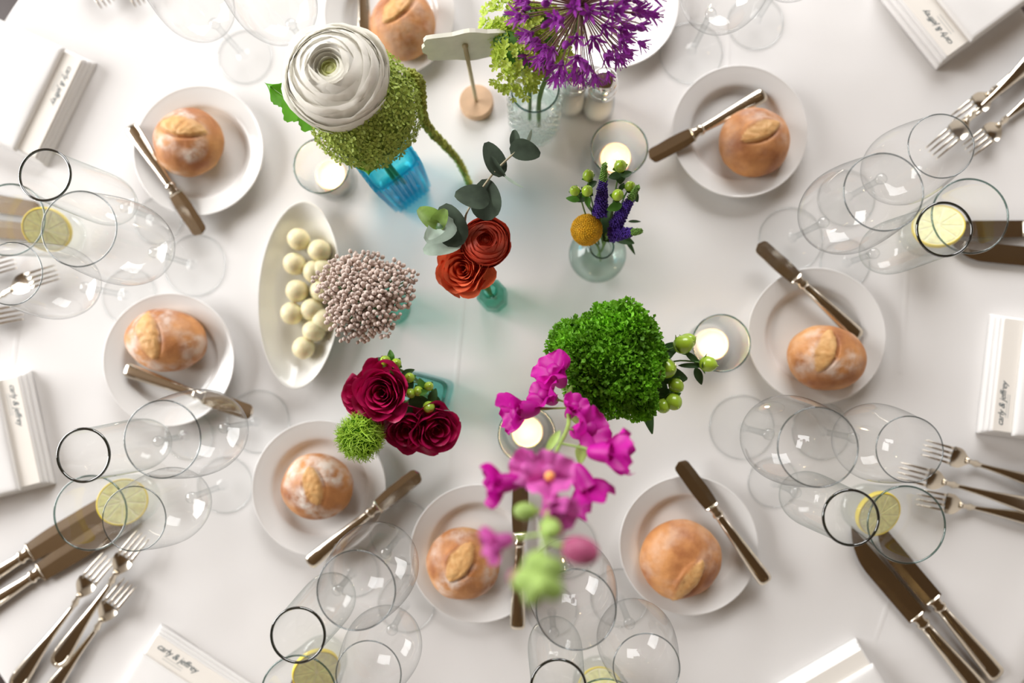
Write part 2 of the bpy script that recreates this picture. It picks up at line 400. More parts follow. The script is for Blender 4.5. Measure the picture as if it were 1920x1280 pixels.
# ------------------------------------------------------------------ bread rolls
def roll(px, py, rx, ry, ang, sc_ang, sc_off, sc_len, sc_w, flour, pale, where, seed, z0=.0045):
    sc_len *= 1.2; sc_w *= 1.35; h = .050; m = MPP(.035); a, b = rx * m, ry * m
    c = P(px, py, .032); c.z = z0
    rnd = random.Random(seed); off = Vector((rnd.random() * 9, rnd.random() * 9, seed))
    ca, sa = math.cos(R(sc_ang)), math.sin(R(sc_ang)); sA, sF, sP = [], [], []
    V, F = ball(1, 84, 60); out = []
    cR, sR = math.cos(R(ang)), math.sin(R(ang))
    for v in V:
        n = noise.noise(v * 1.4 + off) * .045 + noise.noise(v * 4 + off) * .012
        X = v.x * cR * a - v.y * sR * b; Y = v.x * sR * a + v.y * cR * b       # plan position
        q = Vector((v.x * cR - v.y * sR, v.x * sR + v.y * cR, v.z))
        s = q.x * ca + q.y * sa - sc_off[0]; d = -q.x * sa + q.y * ca - sc_off[1]
        f = max(0, 1 - (s / sc_len) ** 2); hw = sc_w * f ** .7; msk = 0; dr = 0
        if v.z > 0 and f > 0:
            e = abs(d) / max(hw, 1e-4); e += .16 * noise.noise(q * 5 + off); msk = max(0, min(1, (1.06 - e) * 3.2)); msk = msk * msk * (3 - 2 * msk)
            dr = .045 * msk * (1 - .3 * e) - .085 * math.exp(-((d + hw) / .045) ** 2) * f + .05 * math.exp(-((d - hw - .03) / .06) ** 2) * f
            dr += msk * .02 * noise.noise(q * 9 + off)
        k = 1 + n + dr
        zz = v.z; zz = zz * .62 + .38 if zz > 0 else .38 + zz * .42
        zz = max(0, zz) * h
        out.append(Vector((X * k, Y * k, zz * (1 + n * .6 + dr * .9) if v.z > 0 else zz)))
        sA.append(msk); fl = max(0, min(1, (.40 + 2.2 * noise.noise(q * 1.3 + off * 2)))) * flour; sF.append(fl * (.35 + .65 * max(0, v.z + .2)))
        sP.append(max(0, min(1, .9 * (.35 - v.z) + .8 * noise.noise(q * 1.3 - off))) * pale)
    o = obj('bread_roll', (out, F), 'crust'); o.location = c
    for nm, dat in (('score', sA), ('flour', sF), ('pale', sP)):
        at = o.data.attributes.new(nm, 'FLOAT', 'POINT'); at.data.foreach_set('value', dat)
    tag(o, where, 'bread roll', 'round bread rolls on the bread plates')
roll(348, 263, 68, 67, 0, -10, (.05, .25), .55, .22, 1.0, .8, 'floury round bread roll with a wide score, on plate by the white ranunculus', 1)
roll(306, 637, 78, 60, -8, 100, (.12, .12), .62, .20, .8, .6, 'oval floury bread roll scored across, on plate beside the butter dish', 2)
roll(591, 914, 68, 63, 0, 105, (.10, -.12), .48, .20, 1.0, .5, 'heavily floured bread roll with short score, on plate by the dark roses', 3)
roll(868, 1059, 69, 67, 0, 60, (.15, .12), .48, .24, .7, .9, 'floury bread roll under the pink snapdragon', 4)
roll(1277, 1050, 76, 72, 20, 62, (-.32, -.32), .52, .17, .25, .6, 'smooth golden brown bread roll with a narrow score, beside a dark-handled knife', 5)
roll(1551, 671, 71, 61, -8, 72, (.12, .28), .55, .19, .6, .5, 'shiny brown bread roll dusted on one half, on plate by the candle and green berries', 6, .0085)
roll(1418, 263, 66, 66, 0, 25, (.05, .10), .50, .20, .35, .7, 'golden bread roll with a knife tucked underneath', 7)
roll(755, 45, 63, 68, 0, 50, (.25, .2), .6, .24, .25, .6, 'brown bread roll behind the wooden table sign', 8, .0085)

# ------------------------------------------------------------------ cutlery
def loft(secs, seg=16):
    """secs: (x, half width, half thickness, z) with a superellipse section along +X"""
    V, F = [], []
    for x, w, t, z in secs:
        for k in range(seg):
            a = 2 * PI * k / seg; c, s = math.cos(a), math.sin(a)
            V.append(Vector((x, w * math.copysign(abs(c) ** .7, c), z + t * math.copysign(abs(s) ** .8, s))))
    for i in range(len(secs) - 1):
        for k in range(seg):
            j = (k + 1) % seg; F.append((i * seg + k, (i + 1) * seg + k, (i + 1) * seg + j, i * seg + j))
    F.append(tuple(range(seg))); F.append(tuple(reversed(range((len(secs) - 1) * seg, len(secs) * seg))))
    return V, F
def knife_parts(L, handle, bladew, pointy):
    h = L * handle; hw = .0092 if L < .2 else .0112
    hs = [(0, .002, .001, .005), (.001, hw * .7, .003, .005), (.004, hw * .95, .0042, .005), (.010, hw, .0046, .005), (h * .35, hw * .9, .0044, .005), (h * .75, hw * .68, .004, .005), (h - .004, hw * .58, .0038, .005), (h, hw * .55, .0036, .005)]
    H = loft([tuple(x) for x in smoothprof(hs, 3)], 20)
    ridge = []
    for y in (-.58, .58):                                    # raised ribs running along the handle
        ridge.append(loft([(.009, hw * .05, .0004, .0080), (.02, hw * .08, .0008, .0084), (h * .6, hw * .06, .0007, .0082), (h - .006, hw * .04, .0004, .0078)], 8))
        ridge[-1] = ([Vector((v.x, v.y + y * hw * (1 - .32 * v.x / h), v.z)) for v in ridge[-1][0]], ridge[-1][1])
    bo = loft([(h, hw * .55, .0036, .005), (h + .002, hw * .72, .0044, .005), (h + .005, hw * .74, .0044, .005), (h + .007, hw * .52, .0036, .005), (h + .012, hw * .62, .0032, .005), (h + .016, bladew * .46, .002, .005)], 16)
    b0 = h + .014; n = 22; V, F = [], []
    for i in range(n + 1):
        t = i / n; x = b0 + (L - b0) * t
        if pointy: up = .5; lo = -.5 * (1 - max(0, (t - .55) / .45) ** 2.2) + max(0, (t - .55) / .45) ** 2.2 * .48
        else:
            e = math.sqrt(max(0.0, 1 - max(0, (t - .88) / .12) ** 2)); up = .42 + .10 * math.sin(PI * t); lo = -.5 + .12 * (1 - t) - .04 * math.sin(PI * t * 2)
            mid = (up + lo) / 2 + .1 * max(0, (t - .7) / .3); hf = (up - lo) / 2 * max(.05, e); up, lo = mid + hf, mid - hf
        y1, y0 = up * bladew, lo * bladew; th = .0010
        ym = (y0 + y1) / 2
        V += [Vector((x, y0, .005)), Vector((x, ym - (ym - y0) * .2, .005 + th)), Vector((x, y1, .005 + th * .8)), Vector((x, y1, .005 - th * .8)), Vector((x, ym, .005 - th))]
    for i in range(n):
        for k in range(5):
            j = (k + 1) % 5; F.append((i * 5 + k, (i + 1) * 5 + k, (i + 1) * 5 + j, i * 5 + j))
    F.append((0, 1, 2, 3, 4)); F.append(tuple(n * 5 + k for k in (4, 3, 2, 1, 0)))
    return H, ridge, bo, (V, F)
def lay(name, label, cat, group, he, tip, z0, z1):
    a, b = P(*he, z0 + .005), P(*tip, z1 + .005); a.z, b.z = z0, z1
    d = b - a; L = d.length; rot = Matrix.Rotation(math.atan2(d.y, d.x), 3, 'Z') @ Matrix.Rotation(-math.asin(d.z / L), 3, 'Y')
    return thing(name, label, cat, a, rot, group), L
def knife(name, label, group, he, tip, z0, z1, handle=.54, bw=.021, pointy=False, flip=False):
    t, L = lay(name, label, 'knife', group, he, tip, z0, z1)
    H, rg, bo, bl = knife_parts(L, handle, bw, pointy)
    if flip: bl = ([Vector((v.x, -v.y, v.z)) for v in bl[0]], [tuple(reversed(f)) for f in bl[1]])
    hd = obj('handle', H, 'silver', t)
    for r_ in rg: obj('handle_rib', r_, 'silver', hd)
    obj('bolster', bo, 'silver', t); obj('blade', bl, 'silver', t, smooth=False)
BK = 'butter knives on the bread plates'
knife('butter_knife', 'silver butter knife leaning on plate edge beside the floury roll by white ranunculus', BK, (244, 236), (380, 438), .019, .015, flip=True)
knife('butter_knife', 'silver butter knife tucked against the oval roll beside the butter dish', BK, (235, 691), (474, 777), .013, .02)
knife('butter_knife', 'silver butter knife across plate rim by the dark roses and fuzzy dianthus', BK, (578, 1057), (786, 885), .019, .019, flip=True)
knife('butter_knife', 'silver butter knife lying under the pink snapdragon', BK, (970, 1180), (978, 903), .019, .019, handle=.56)
knife('butter_knife', 'dark-handled butter knife resting on rim beside the smooth golden roll', BK, (1438, 1092), (1274, 864), .019, .019)
knife('butter_knife', 'butter knife with dark blade on plate by the candle and green berries', BK, (1612, 632), (1422, 455), .010, .022)
knife('butter_knife', 'butter knife tucked beneath the golden roll, blade pointing at a candle', BK, (1434, 176), (1218, 298), .012, .02, flip=True)
knife('butter_knife', 'bright silver butter knife beside the roll behind the table sign', BK, (684, 68), (676, -180), .019, .019)
DK = 'dinner knives laid in pairs'
knife('dinner_knife', 'dinner knife with dark blade by the three aligned forks, outer of its pair', DK, (1872, 1268), (1632, 985), .001, .001, handle=.44, bw=.024, pointy=True, flip=True)
knife('dinner_knife', 'dinner knife with dark pointed blade, closest of its pair to the smooth golden roll', DK, (1838, 1294), (1582, 996), .001, .001, handle=.40, bw=.024, pointy=True, flip=True)
knife('dinner_knife', 'dark dinner knife under the lemon tumbler near the overlapping forks, upper of its pair', DK, (2080, 428), (1752, 430), .001, .001, handle=.42, bw=.021, pointy=True, flip=True)
knife('dinner_knife', 'dark dinner knife under the lemon tumbler near the overlapping forks, lower of its pair', DK, (2085, 496), (1776, 466), .001, .001, handle=.42, bw=.024, pointy=True, flip=True)
knife('dinner_knife', 'golden-tinted dinner knife beneath a tumbler with lemon, upper of its pair', DK, (-92, 1128), (214, 936), .001, .001, handle=.42, bw=.03, flip=True)
knife('dinner_knife', 'golden-tinted dinner knife beneath a tumbler with lemon, closest of its pair to the three forks', DK, (-80, 1172), (246, 962), .001, .001, handle=.42, bw=.03, flip=True)
knife('dinner_knife', 'pale gold dinner knife blade under the lemon tumbler across from the butter dish', DK, (-240, 345), (78, 393), .001, .001, handle=.42, bw=.024, flip=True)
knife('dinner_knife', 'pale gold dinner knife under the lemon tumbler, second blade of the pair', DK, (-240, 408), (70, 434), .001, .001, handle=.42, bw=.024, flip=True)
knife('dinner_knife', 'dark dinner knife tip under the tumbler near the dark roses place', DK, (470, 1540), (582, 1243), .001, .001, handle=.42, bw=.028, pointy=True)
def fork(label, he, tip, z0, z1, L0=None):
    t, L = lay('dinner_fork', label, 'fork', 'dinner forks', he, tip, z0, z1)
    hd = .30 * L; n0 = L - hd
    def zc(x):                                                  # side profile: handle arches, head dips and rises
        s = x / L; return .004 + .008 * math.sin(PI * min(1, s / .72)) ** 2 * .4 + (.011 * math.sin(PI * min(1, max(0, (s - .62) / .38)) * .9))
    hs = [(0, .002, .0008), (.0015, .007, .0016), (.006, .0102, .0021), (.014, .0115, .0023), (.03, .0105, .0024), (.06, .0072, .0022), (.09, .0042, .0021), (n0 - .018, .0028, .0020), (n0 - .012, .0042, .0024), (n0 - .008, .0042, .0024), (n0 - .004, .003, .002), (n0 + .004, .0034, .0016)]
    secs = smoothprof(hs, 3); obj('handle', loft([(x, w, th, zc(x) + .001) for x, w, th in secs], 14), 'silver', t)
    rr = obj('handle_rim', tube([Vector((.018 - .014 * math.cos(a), .0088 * math.sin(a), zc(.01) + .0035)) for a in [(-1.9 + 3.8 * k / 16) for k in range(17)]], .0011, 6), 'silver', t)
    x0 = n0; x1 = L - hd * .56
    def hw(x):
        s = (x - x0) / (x1 - x0); return .003 + (.0122 - .003) * math.sin(PI / 2 * min(1, s * 1.25)) ** 1.3
    def head(u, v):
        x = x0 + (x1 - x0) * v; y = (u - .5) * 2 * hw(x); return (x, y, zc(x) + .012 * (y / .0125) ** 2 * .25)
    a = grid(8, 8, head); b = ([p - Vector((0, 0, .0016)) for p in a[0]], [tuple(reversed(f)) for f in a[1]])
    obj('head', join(a, b), 'silver', t)
    for k in range(4):
        yb = (-.0092 + .00613 * k)
        ss = (0, .25, .5, .75, .94, 1); ws = (.0019, .0016, .0014, .0012, .0008, .0003)
        tn = loft([(x1 - .002 + (L - x1 + .002) * q, w_, .0007, zc(x1 + (L - x1) * q) - .0008 + .003 * (yb / .0125) ** 2) for q, w_ in zip(ss, ws)], 10)
        obj('tine', ([Vector((v.x, v.y + yb, v.z)) for v in tn[0]], tn[1]), 'silver', t)
fork('silver fork by the golden dinner knives, nearest to them of the three', (24, 1290), (208, 1042), .000, .001)
fork('silver fork lying over its two neighbours by the golden dinner knives', (102, 1248), (272, 1000), .007, .008)
fork('silver fork by the golden dinner knives, farthest from them of the three', (70, 1330), (247, 1090), .000, .001)
fork('dark silver fork by the three aligned forks, nearest to the folded napkin with card', (2010, 925), (1728, 838), .000, .002)
fork('dark silver fork in the middle of the three aligned forks', (1975, 960), (1682, 880), .006, .008)
fork('dark silver fork of the three aligned ones, closest to the dinner knives', (2000, 985), (1716, 930), .000, .001)
fork('silver fork crossing at the overlapping pile, closest to the napkin with card', (2000, 55), (1786, 232), .000, .001)
fork('silver fork with tines under the wine glass in the overlapping pile', (1968, 82), (1742, 290), .008, .008)
fork('silver fork in the overlapping pile, closest to the dark knife blade', (2010, 120), (1810, 285), .000, .001)
fork('silver fork beneath the small wine glass across from the butter dish', (-180, 630), (112, 510), .006, .007)
fork('blurred silver fork under the rim of the small wine glass across from the butter dish', (-240, 600), (32, 490), .000, .001)
fork('silver fork beside the small wine glass and the plain napkin edge', (-240, 655), (46, 585), .000, .001)
fork('bright silver fork beyond the glasses behind the white ranunculus, nearer the napkin', (60, -230), (206, 12), .000, .004)
fork('bright silver fork beyond the glasses behind the white ranunculus, nearer the glasses', (140, -240), (270, 10), .000, .004)

# ------------------------------------------------------------------ napkins with menu cards
def text(body, size, m, parent, M, name):
    cu = bpy.data.curves.new(name, 'FONT'); cu.body = body; cu.size = size; cu.shear = .35; cu.align_x = 'CENTER'; cu.align_y = 'CENTER'; cu.resolution_u = 3; cu.space_character = .92
    tmp = bpy.data.objects.new('tmp_text', cu); me = bpy.data.meshes.new_from_object(tmp); bpy.data.objects.remove(tmp); bpy.data.curves.remove(cu)
    me.materials.append(MATS[m]) if not me.materials else None
    o = bpy.data.objects.new(name, me); C.objects.link(o); o.parent = parent; o.matrix_basis = M
    if len(me.materials) and me.materials[0] is None: me.materials[0] = MATS[m]
    return o
def slab(w, l, z0, z1, y0=0.0, round_=.004, sag=0.0, n=14):
    """soft folded layer: rounded front edge at y0, length l outward"""
    def top(u, v):
        x = (u - .5) * w; y = y0 + l * v; e = min(v * l, (1 - v) * l, u * w, (1 - u) * w)
        k = math.sqrt(max(0, 1 - max(0, 1 - e / round_) ** 2)) if e < round_ else 1
        return (x, y, z0 + (z1 - z0) * k + sag * math.sin(PI * u) * math.sin(PI * min(1, v * 3)) + .0006 * noise.noise(Vector((x * 30, y * 30, z1 * 99))))
    us = [0, .004, .012, .03, .06] + [.06 + .88 * i / n for i in range(1, n)] + [.94, .97, .988, .996, 1]
    vs = us; V, F = [], []
    for v in vs:
        for u in us: V.append(Vector(top(u, v)))
    k = len(us)
    for j in range(k - 1):
        for i in range(k - 1): F.append((j * k + i, j * k + i + 1, (j + 1) * k + i + 1, (j + 1) * k + i))
    loop = [i for i in range(k)] + [j * k + k - 1 for j in range(1, k)] + [(k - 1) * k + i for i in range(k - 2, -1, -1)] + [j * k for j in range(k - 2, 0, -1)]
    F.append(tuple(reversed(loop))); return V, F
def napkin(a, b, outdir, z, where, cwhere, has_text=True, tpos=.30, strip=.021, tsize=.0105, lift=0.0):
    """a,b: surveyed ends of the inner edge"""
    A, B = P(*a, z), P(*b, z); A.z = B.z = 0; w = (B - A).length; mid = (A + B) / 2
    xd = (B - A).normalized(); yd = Vector((-xd.y, xd.x, 0))
    if yd.dot(Vector((outdir[0], -outdir[1], 0))) < 0: xd = -xd; yd = -yd
    rot = Matrix((xd, yd, Vector((0, 0, 1)))).transposed(); L = .19
    t = thing('folded_napkin', where, 'napkin', mid, rot, 'folded napkins round the table')
    obj('fold', slab(w * 1.06, L, .0005, z * .36), 'napkin_linen', t)
    obj('fold', slab(w * 1.02, L, z * .34, z * .68, .003), 'napkin_linen', t)
    obj('fold', slab(w, L, z * .66, z * .94, .005), 'napkin_linen', t)
    obj('pocket_fold', slab(w * 1.03, L - strip - .012, z * .96 + .0012, z * 1.26, strip + .009, sag=.002), 'napkin_linen', t)
    cd = thing('menu_card', cwhere, 'menu card', mid + Vector((0, 0, z * .95)), rot, 'menu cards tucked in the napkins')
    obj('card', box(-w * .485, w * .485, .006, strip + .05, 0, .0008), 'card_paper', cd, False)
    if has_text:
        tx = w * (.5 - tpos)
        text('carly & jeffrey', tsize, 'ink', cd, Matrix.Translation((tx, .006 + strip * .42, .0010)) @ Matrix.Rotation(PI, 4, 'Z'), 'printed_names')
        for k in range(2):
            obj('fine_print', box(tx - .012, tx + .016, .006 + strip * (.70 + .14 * k), .0068 + strip * (.70 + .14 * k), .0009, .00095), 'ink_faint', cd, False)
napkin((162, 112), (72, 300), (-1, -.4), .020, 'white folded napkin beyond the floury roll by the white ranunculus', 'narrow cream menu card in the napkin by the roll near white ranunculus', tpos=.30)
napkin((40, 700), (84, 905), (-1, .2), .020, 'white folded napkin beyond the oval roll, near the golden knives', 'narrow cream menu card in the napkin beyond the oval roll', tpos=.26)
napkin((297, 1180), (480, 1300), (-.5, 1), .014, 'white folded napkin between three forks and the glasses of the roses place', 'cream menu card with dark script beside the three forks by golden knives', tpos=.27, strip=.024, tsize=.0115)
napkin((1612, 1208), (1455, 1300), (.5, 1), .018, 'white folded napkin between the smooth golden roll and dark dinner knives', 'beige card edge in the napkin by the dark dinner knives', has_text=False, strip=.016)
napkin((1876, 592), (1852, 808), (1, .1), .022, 'white folded napkin beyond the roll by candle and green berries', 'beige menu card in the napkin beyond the roll by candle and berries', tpos=.25, strip=.018)
napkin((1772, 112), (1655, -35), (.8, -.7), .024, 'white folded napkin by the pile of overlapping forks', 'cream menu card in the napkin by the pile of overlapping forks', tpos=.30, strip=.028)

# ------------------------------------------------------------------ drinking glasses
GL = {
 'wine': dict(h=.225, foot=.0395, st=.098, bowl=[(.0045, .098), (.012, .1005), (.026, .108), (.038, .121), (.0436, .138), (.0450, .155), (.0438, .176), (.0405, .201), (.0362, .225)], rt=.0008, rim='rim_clear', m='clear_glass'),
 'small': dict(h=.198, foot=.035, st=.088, bowl=[(.0042, .088), (.011, .0905), (.024, .097), (.0345, .109), (.0398, .125), (.0405, .140), (.038, .162), (.034, .184), (.0312, .198)], rt=.0007, rim='rim_clear', m='clear_glass'),
 'flute': dict(h=.205, foot=.0305, st=.074, bowl=[(.005, .074), (.013, .076), (.022, .083), (.0275, .097), (.0290, .113), (.0282, .140), (.0266, .175), (.0255, .205)], rt=.0014, rim='rim_green', m='tumbler_glass'),
}
def make_glass(kind, name, label, cat, group):
    g = GL[kind]; t = thing(name, label, cat, (0, 0, 0), None, group)
    pr = smoothprof([(.0005, .0062), (.004, .0060), (.010, .0036), (g['foot'] * .7, .0018), (g['foot'] * .97, .0014), (g['foot'], .0008), (g['foot'] * .98, .0003)], 4)
    obj('foot', lathe(pr, 48), 'foot_glass', t); obj('foot_rim', ring(g['foot'], .0006, .0010, 48, 5), 'foot_edge', t)
    obj('stem', lathe(smoothprof([(.0062, .0050), (.0042, .012), (.0036, .03), (.0036, g['st'] - .03), (.0042, g['st'] - .01), (.0065, g['st'] - .002), (.0045, g['st'] + .001), (.0003, g['st'] + .0025)], 4), 20), 'stem_glass', t)
    b = obj('bowl', lathe(smoothprof(g['bowl'], 5), 64), g['m'], t)
    obj('rim', ring(g['bowl'][-1][0], g['rt'], g['h'], 64, 6), g['rim'], t)
    return t
def make_tumbler(name, label, cat, group):
    t = thing(name, label, cat, (0, 0, 0), None, group)
    obj('body', lathe(smoothprof([(.0005, .0006), (.024, .0006), (.0285, .002), (.0302, .008), (.0325, .03), (.0365, .06), (.0415, .095)], 5), 64), 'tumbler_glass', t)
    obj('base', lathe(smoothprof([(.0005, .010), (.020, .0095), (.026, .008), (.0288, .0045)], 4), 48), 'stem_glass', t)
    obj('rim', ring(.0415, .0011, .095, 64, 6), 'rim_aqua', t)
    return t
def clone(src, label):
    o = src.copy(); C.objects.link(o); o['label'] = label; MW[o] = MW[src].copy()
    for c in [c for c in bpy.data.objects if c.parent == src]:
        k = c.copy(); C.objects.link(k); k.parent = o
    return o
KIND = {'wine': ('wine_glass', 'large empty clear wine glass', 'wine glass', 'large wine glasses'), 'small': ('white_wine_glass', 'small empty clear wine glass', 'wine glass', 'small wine glasses'),
        'flute': ('champagne_flute', 'narrow empty flute with dark green rim', 'champagne glass', 'flutes'), 'tumbler': ('water_tumbler', 'clear water tumbler holding a lemon slice', 'tumbler', 'water tumblers')}
WH = {'A': 'in the cluster across from the butter dish', 'B': 'in the cluster by the golden dinner knives', 'C': 'in the cluster past the dark roses', 'D': 'in the cluster under the snapdragon tip',
      'E': 'in the cluster by the three aligned forks', 'F': 'in the cluster by the overlapping forks', 'G': 'in the cluster behind the white ranunculus', 'H': 'in the cluster behind the purple allium'}
SET = {'A': dict(flute=(85, 328), wine=(149, 429), small=(22, 513), tumbler=(18, 412)),
       'B': dict(flute=(157, 853), wine=(305, 823), small=(252, 972), tumbler=(170, 961)),
       'C': dict(flute=(559, 1190), wine=(668, 1106), small=(691, 1263), tumbler=(560, 1300)),
       'D': dict(flute=(1047, 1288), wine=(1080, 1142), small=(1212, 1250), tumbler=(1136, 1345)),
       'E': dict(flute=(1595, 970), wine=(1533, 838), small=(1705, 842), tumbler=(1699, 983)),
       'F': dict(flute=(1770, 430), wine=(1656, 360), small=(1764, 274), tumbler=(1818, 405)),
       'G': dict(wine=(458, -82), small=(306, -62)),
       'H': dict(wine=(1400, -108), small=(1540, -150))}
SRC = {}; TUMB = {}
for s, d in SET.items():
    for k, (px, py) in d.items():
        nm, lb, cat, gr = KIND[k]; h = .095 if k == 'tumbler' else GL[k]['h']; lab = lb + ' ' + WH[s]
        if k not in SRC: o = SRC[k] = make_tumbler(nm, lab, cat, gr) if k == 'tumbler' else make_glass(k, nm, lab, cat, gr)
        else: o = clone(SRC[k], lab)
        p = P(px, py, h); p.z = .0003; o.matrix_basis = Matrix.Translation(p) @ Matrix.Rotation(R(px * 7 % 360), 4, 'Z'); MW[o] = o.matrix_basis.copy()
        if k == 'tumbler': TUMB[s] = p
def lemon(p, z, tilt, az, where, half=False):
    rr = .0275; th = .0035; rot = Matrix.Rotation(az, 3, 'Z') @ Matrix.Rotation(tilt, 3, 'X')
    t = thing('lemon_slice', 'pale yellow lemon slice inside the tumbler ' + where, 'lemon slice', p + Vector((0, 0, z)), rot, 'lemon slices in the tumblers')
    obj('rind', lathe([(rr - .0014, -th), (rr, -th * .8), (rr + .0003, 0), (rr, th * .8), (rr - .0014, th), (rr - .0016, -th), (rr - .0014, -th)], 40), 'lemon_rind', t)
    obj('pith', capped([(rr - .0013, -th * .85), (rr - .0013, th * .85)], 40), 'lemon_pith', t, False)
    n = 9
    for k in range(n):
        a0 = 2 * PI * k / n + .05; a1 = 2 * PI * (k + 1) / n - .05; pts = [(.0022, (a0 + a1) / 2)] + [(rr - .0032, a0 + (a1 - a0) * j / 5) for j in range(6)]
        V = [Vector((r_ * math.cos(a), r_ * math.sin(a), zz)) for zz in (-th, th) for r_, a in pts]; m_ = len(pts)
        F = [tuple(reversed(range(m_))), tuple(range(m_, 2 * m_))] + [(i, (i + 1) % m_, m_ + (i + 1) % m_, m_ + i) for i in range(m_)]
        obj('segment', (V, F), 'lemon_flesh', t, False)
for s, (tl, az, dx, dy) in {'A': (.45, .4, .002, .001), 'B': (.5, 2.0, .001, .001), 'C': (.5, 1.0, .001, 0), 'D': (.35, 3, 0, 0), 'E': (.35, .6, -.001, 0), 'F': (.5, 4, 0, .001)}.items():
    lemon(TUMB[s] + Vector((dx, dy, 0)), .036, tl, az, WH[s])

# ------------------------------------------------------------------ candles
def votive(rim, where, hidden=False):
    p = P(*rim, .064); p.z = .0003
    t = thing('votive_holder', 'clear glass votive holder ' + where, 'candle holder', p, None, 'glass votive holders')
    obj('cup', lathe(smoothprof([(.0005, .004), (.020, .004), (.0235, .006), (.026, .012), (.0285, .035), (.032, .064), (.0335, .0645), (.0335, .063), (.030, .034), (.0272, .008), (.025, .001), (.0005, .0008)], 5), 56), 'votive_glass', t)
    obj('rim', ring(.0328, .0011, .0645, 56, 6), 'rim_aqua', t)
    c = thing('votive_candle', 'lit white wax candle glowing in the votive ' + where, 'candle', p + Vector((0, 0, .0045)), None, 'lit votive candles')
    obj('wax', capped(smoothprof([(.0185, 0), (.0195, .002), (.0195, .021), (.0188, .0235), (.0175, .0238), (.016, .0215), (.006, .0208), (.0012, .0208)], 4), 40), 'wax', c)
    obj('wick', tube([(0, 0, .020), (.0002, 0, .025), (.001, 0, .0275)], .0006, 6), 'wick', c)
    obj('flame', lathe(smoothprof([(.0002, .0245), (.0018, .0265), (.0024, .030), (.0015, .036), (.0002, .043)], 4), 14), 'flame', c)
    l = bpy.data.lights.new('candle_light', 'POINT'); l.energy = .055; l.color = (1.0, .74, .48); l.shadow_soft_size = .006
    lo = bpy.data.objects.new('candle_light', l); C.objects.link(lo); lo.parent = c; lo.location = (0, 0, .040)
votive((603, 311), 'under the white ranunculus')
votive((1161, 278), 'behind the bud vase with yellow craspedia')
votive((1352, 643), 'by the green hypericum berries')
votive((988, 815), 'beneath the pink snapdragon')

# ------------------------------------------------------------------ oval butter dish with butter balls
bp_ = P(562, 552, .022); bp_.z = 0
bd = thing('butter_dish', 'long oval cream-white dish holding balls of butter', 'dish', bp_, Matrix.Rotation(R(-2), 3, 'Z'))
prd = smoothprof([(.002, .004), (.55, .004), (.72, .006), (.85, .013), (.96, .021), (1.0, .023), (1.005, .0215), (.95, .018), (.80, .006), (.62, .0005), (.002, .0005)], 4)
obj('dish', lathe(prd, 72, lambda r, z, a: (.0515 * r * math.copysign(abs(math.cos(a)) ** 1.05, math.cos(a)), .116 * r * math.sin(a))), 'dish_cream', bd)
bsrc = None; brn = random.Random(4)
BB = [(559, 448), (598, 469), (551, 494), (588, 509), (556, 545), (602, 545), (546, 587), (584, 580), (588, 620), (568, 652), (606, 600), (604, 507)]
for i, (px, py) in enumerate(BB):
    r_ = .0142; p = P(px, py, .02); p.z = .0045 + r_ * .93
    if bsrc is None:
        bsrc = obj('butter_ball', ball(r_, 28, 18, .95, lambda v: v * (1 + .012 * math.sin(v.z * 2400))), 'butter'); o = bsrc
    else: o = bsrc.copy(); C.objects.link(o)
    o.location = p; o.rotation_euler = (brn.random() * 6, brn.random() * 6, brn.random() * 6)
    tag(o, 'pale yellow ridged ball of butter in the oval dish', 'butter ball', 'butter balls in the oval dish')

# ------------------------------------------------------------------ table sign, shakers
sp = P(893, 190, .010); sp.z = 0
sg = thing('table_sign', 'cream painted scalloped wooden sign on a stick with a round wooden base', 'sign', sp, Matrix.Rotation(R(5), 3, 'Z'))
obj('base', capped(smoothprof([(.020, 0), (.0215, .001), (.0215, .011), (.020, .0125)], 3), 40), 'wood_light', sg)
obj('stick', tube([(0, 0, .011), (0, -.001, .16)], .0024, 10), 'wood_stick', sg)
def plaque():
    pts = []
    w, h = .052, .030                                           # bracket-shaped outline
    prof = [(-w, -.004), (-w + .004, -.010), (-w + .0035, -.018), (-w + .007, -.0235), (-w + .013, -.0245), (-.018, -.026), (-.006, -.030), (0, -.031)]
    half = prof + [(-x, y) for x, y in reversed(prof[:-1])]
    out = half + [(x, -y) for x, y in reversed(half)]
    n = len(out); th = .0022
    V = [Vector((x, yy, y)) for yy in (-th, th) for x, y in out]
    return V, [tuple(range(n)), tuple(reversed(range(n, 2 * n)))] + [(i, n + i, n + (i + 1) % n, (i + 1) % n) for i in range(n)]
obj('plaque', tf(plaque(), Matrix.Translation((.006, .004, .150)) @ Matrix.Rotation(R(2), 4, 'Y')), 'sign_paint', sg, False)
obj('glue_spot', ball(.0035, 10, 6, .6), 'wood_stick', sg, M=Matrix.Translation((0, 0, .157)))
def shaker(px, py, where, contents):
    p = P(px, py, .085); p.z = .0003
    t = thing('shaker', where, 'shaker', p, None, 'salt and pepper shakers')
    obj('body', lathe(smoothprof([(.0005, .001), (.019, .001), (.0205, .004), (.0195, .02), (.0165, .05), (.0155, .064)], 5), 40), 'tumbler_glass', t)
    if contents: obj('contents', capped([(.0175, .004), (.0178, .018), (.0150, .056)], 32), contents, t)
    obj('cap', capped(smoothprof([(.0168, .062), (.0172, .064), (.0172, .072), (.0165, .074), (.0165, .082), (.0150, .089), (.010, .0935), (.003, .095)], 4), 40), 'chrome', t)
shaker(1133, 152, 'chrome-capped glass shaker beside the pressed-glass vase under the allium', 'salt')
shaker(1078, 140, 'glass shaker half hidden between the pressed-glass vase and the other shaker', 'salt')

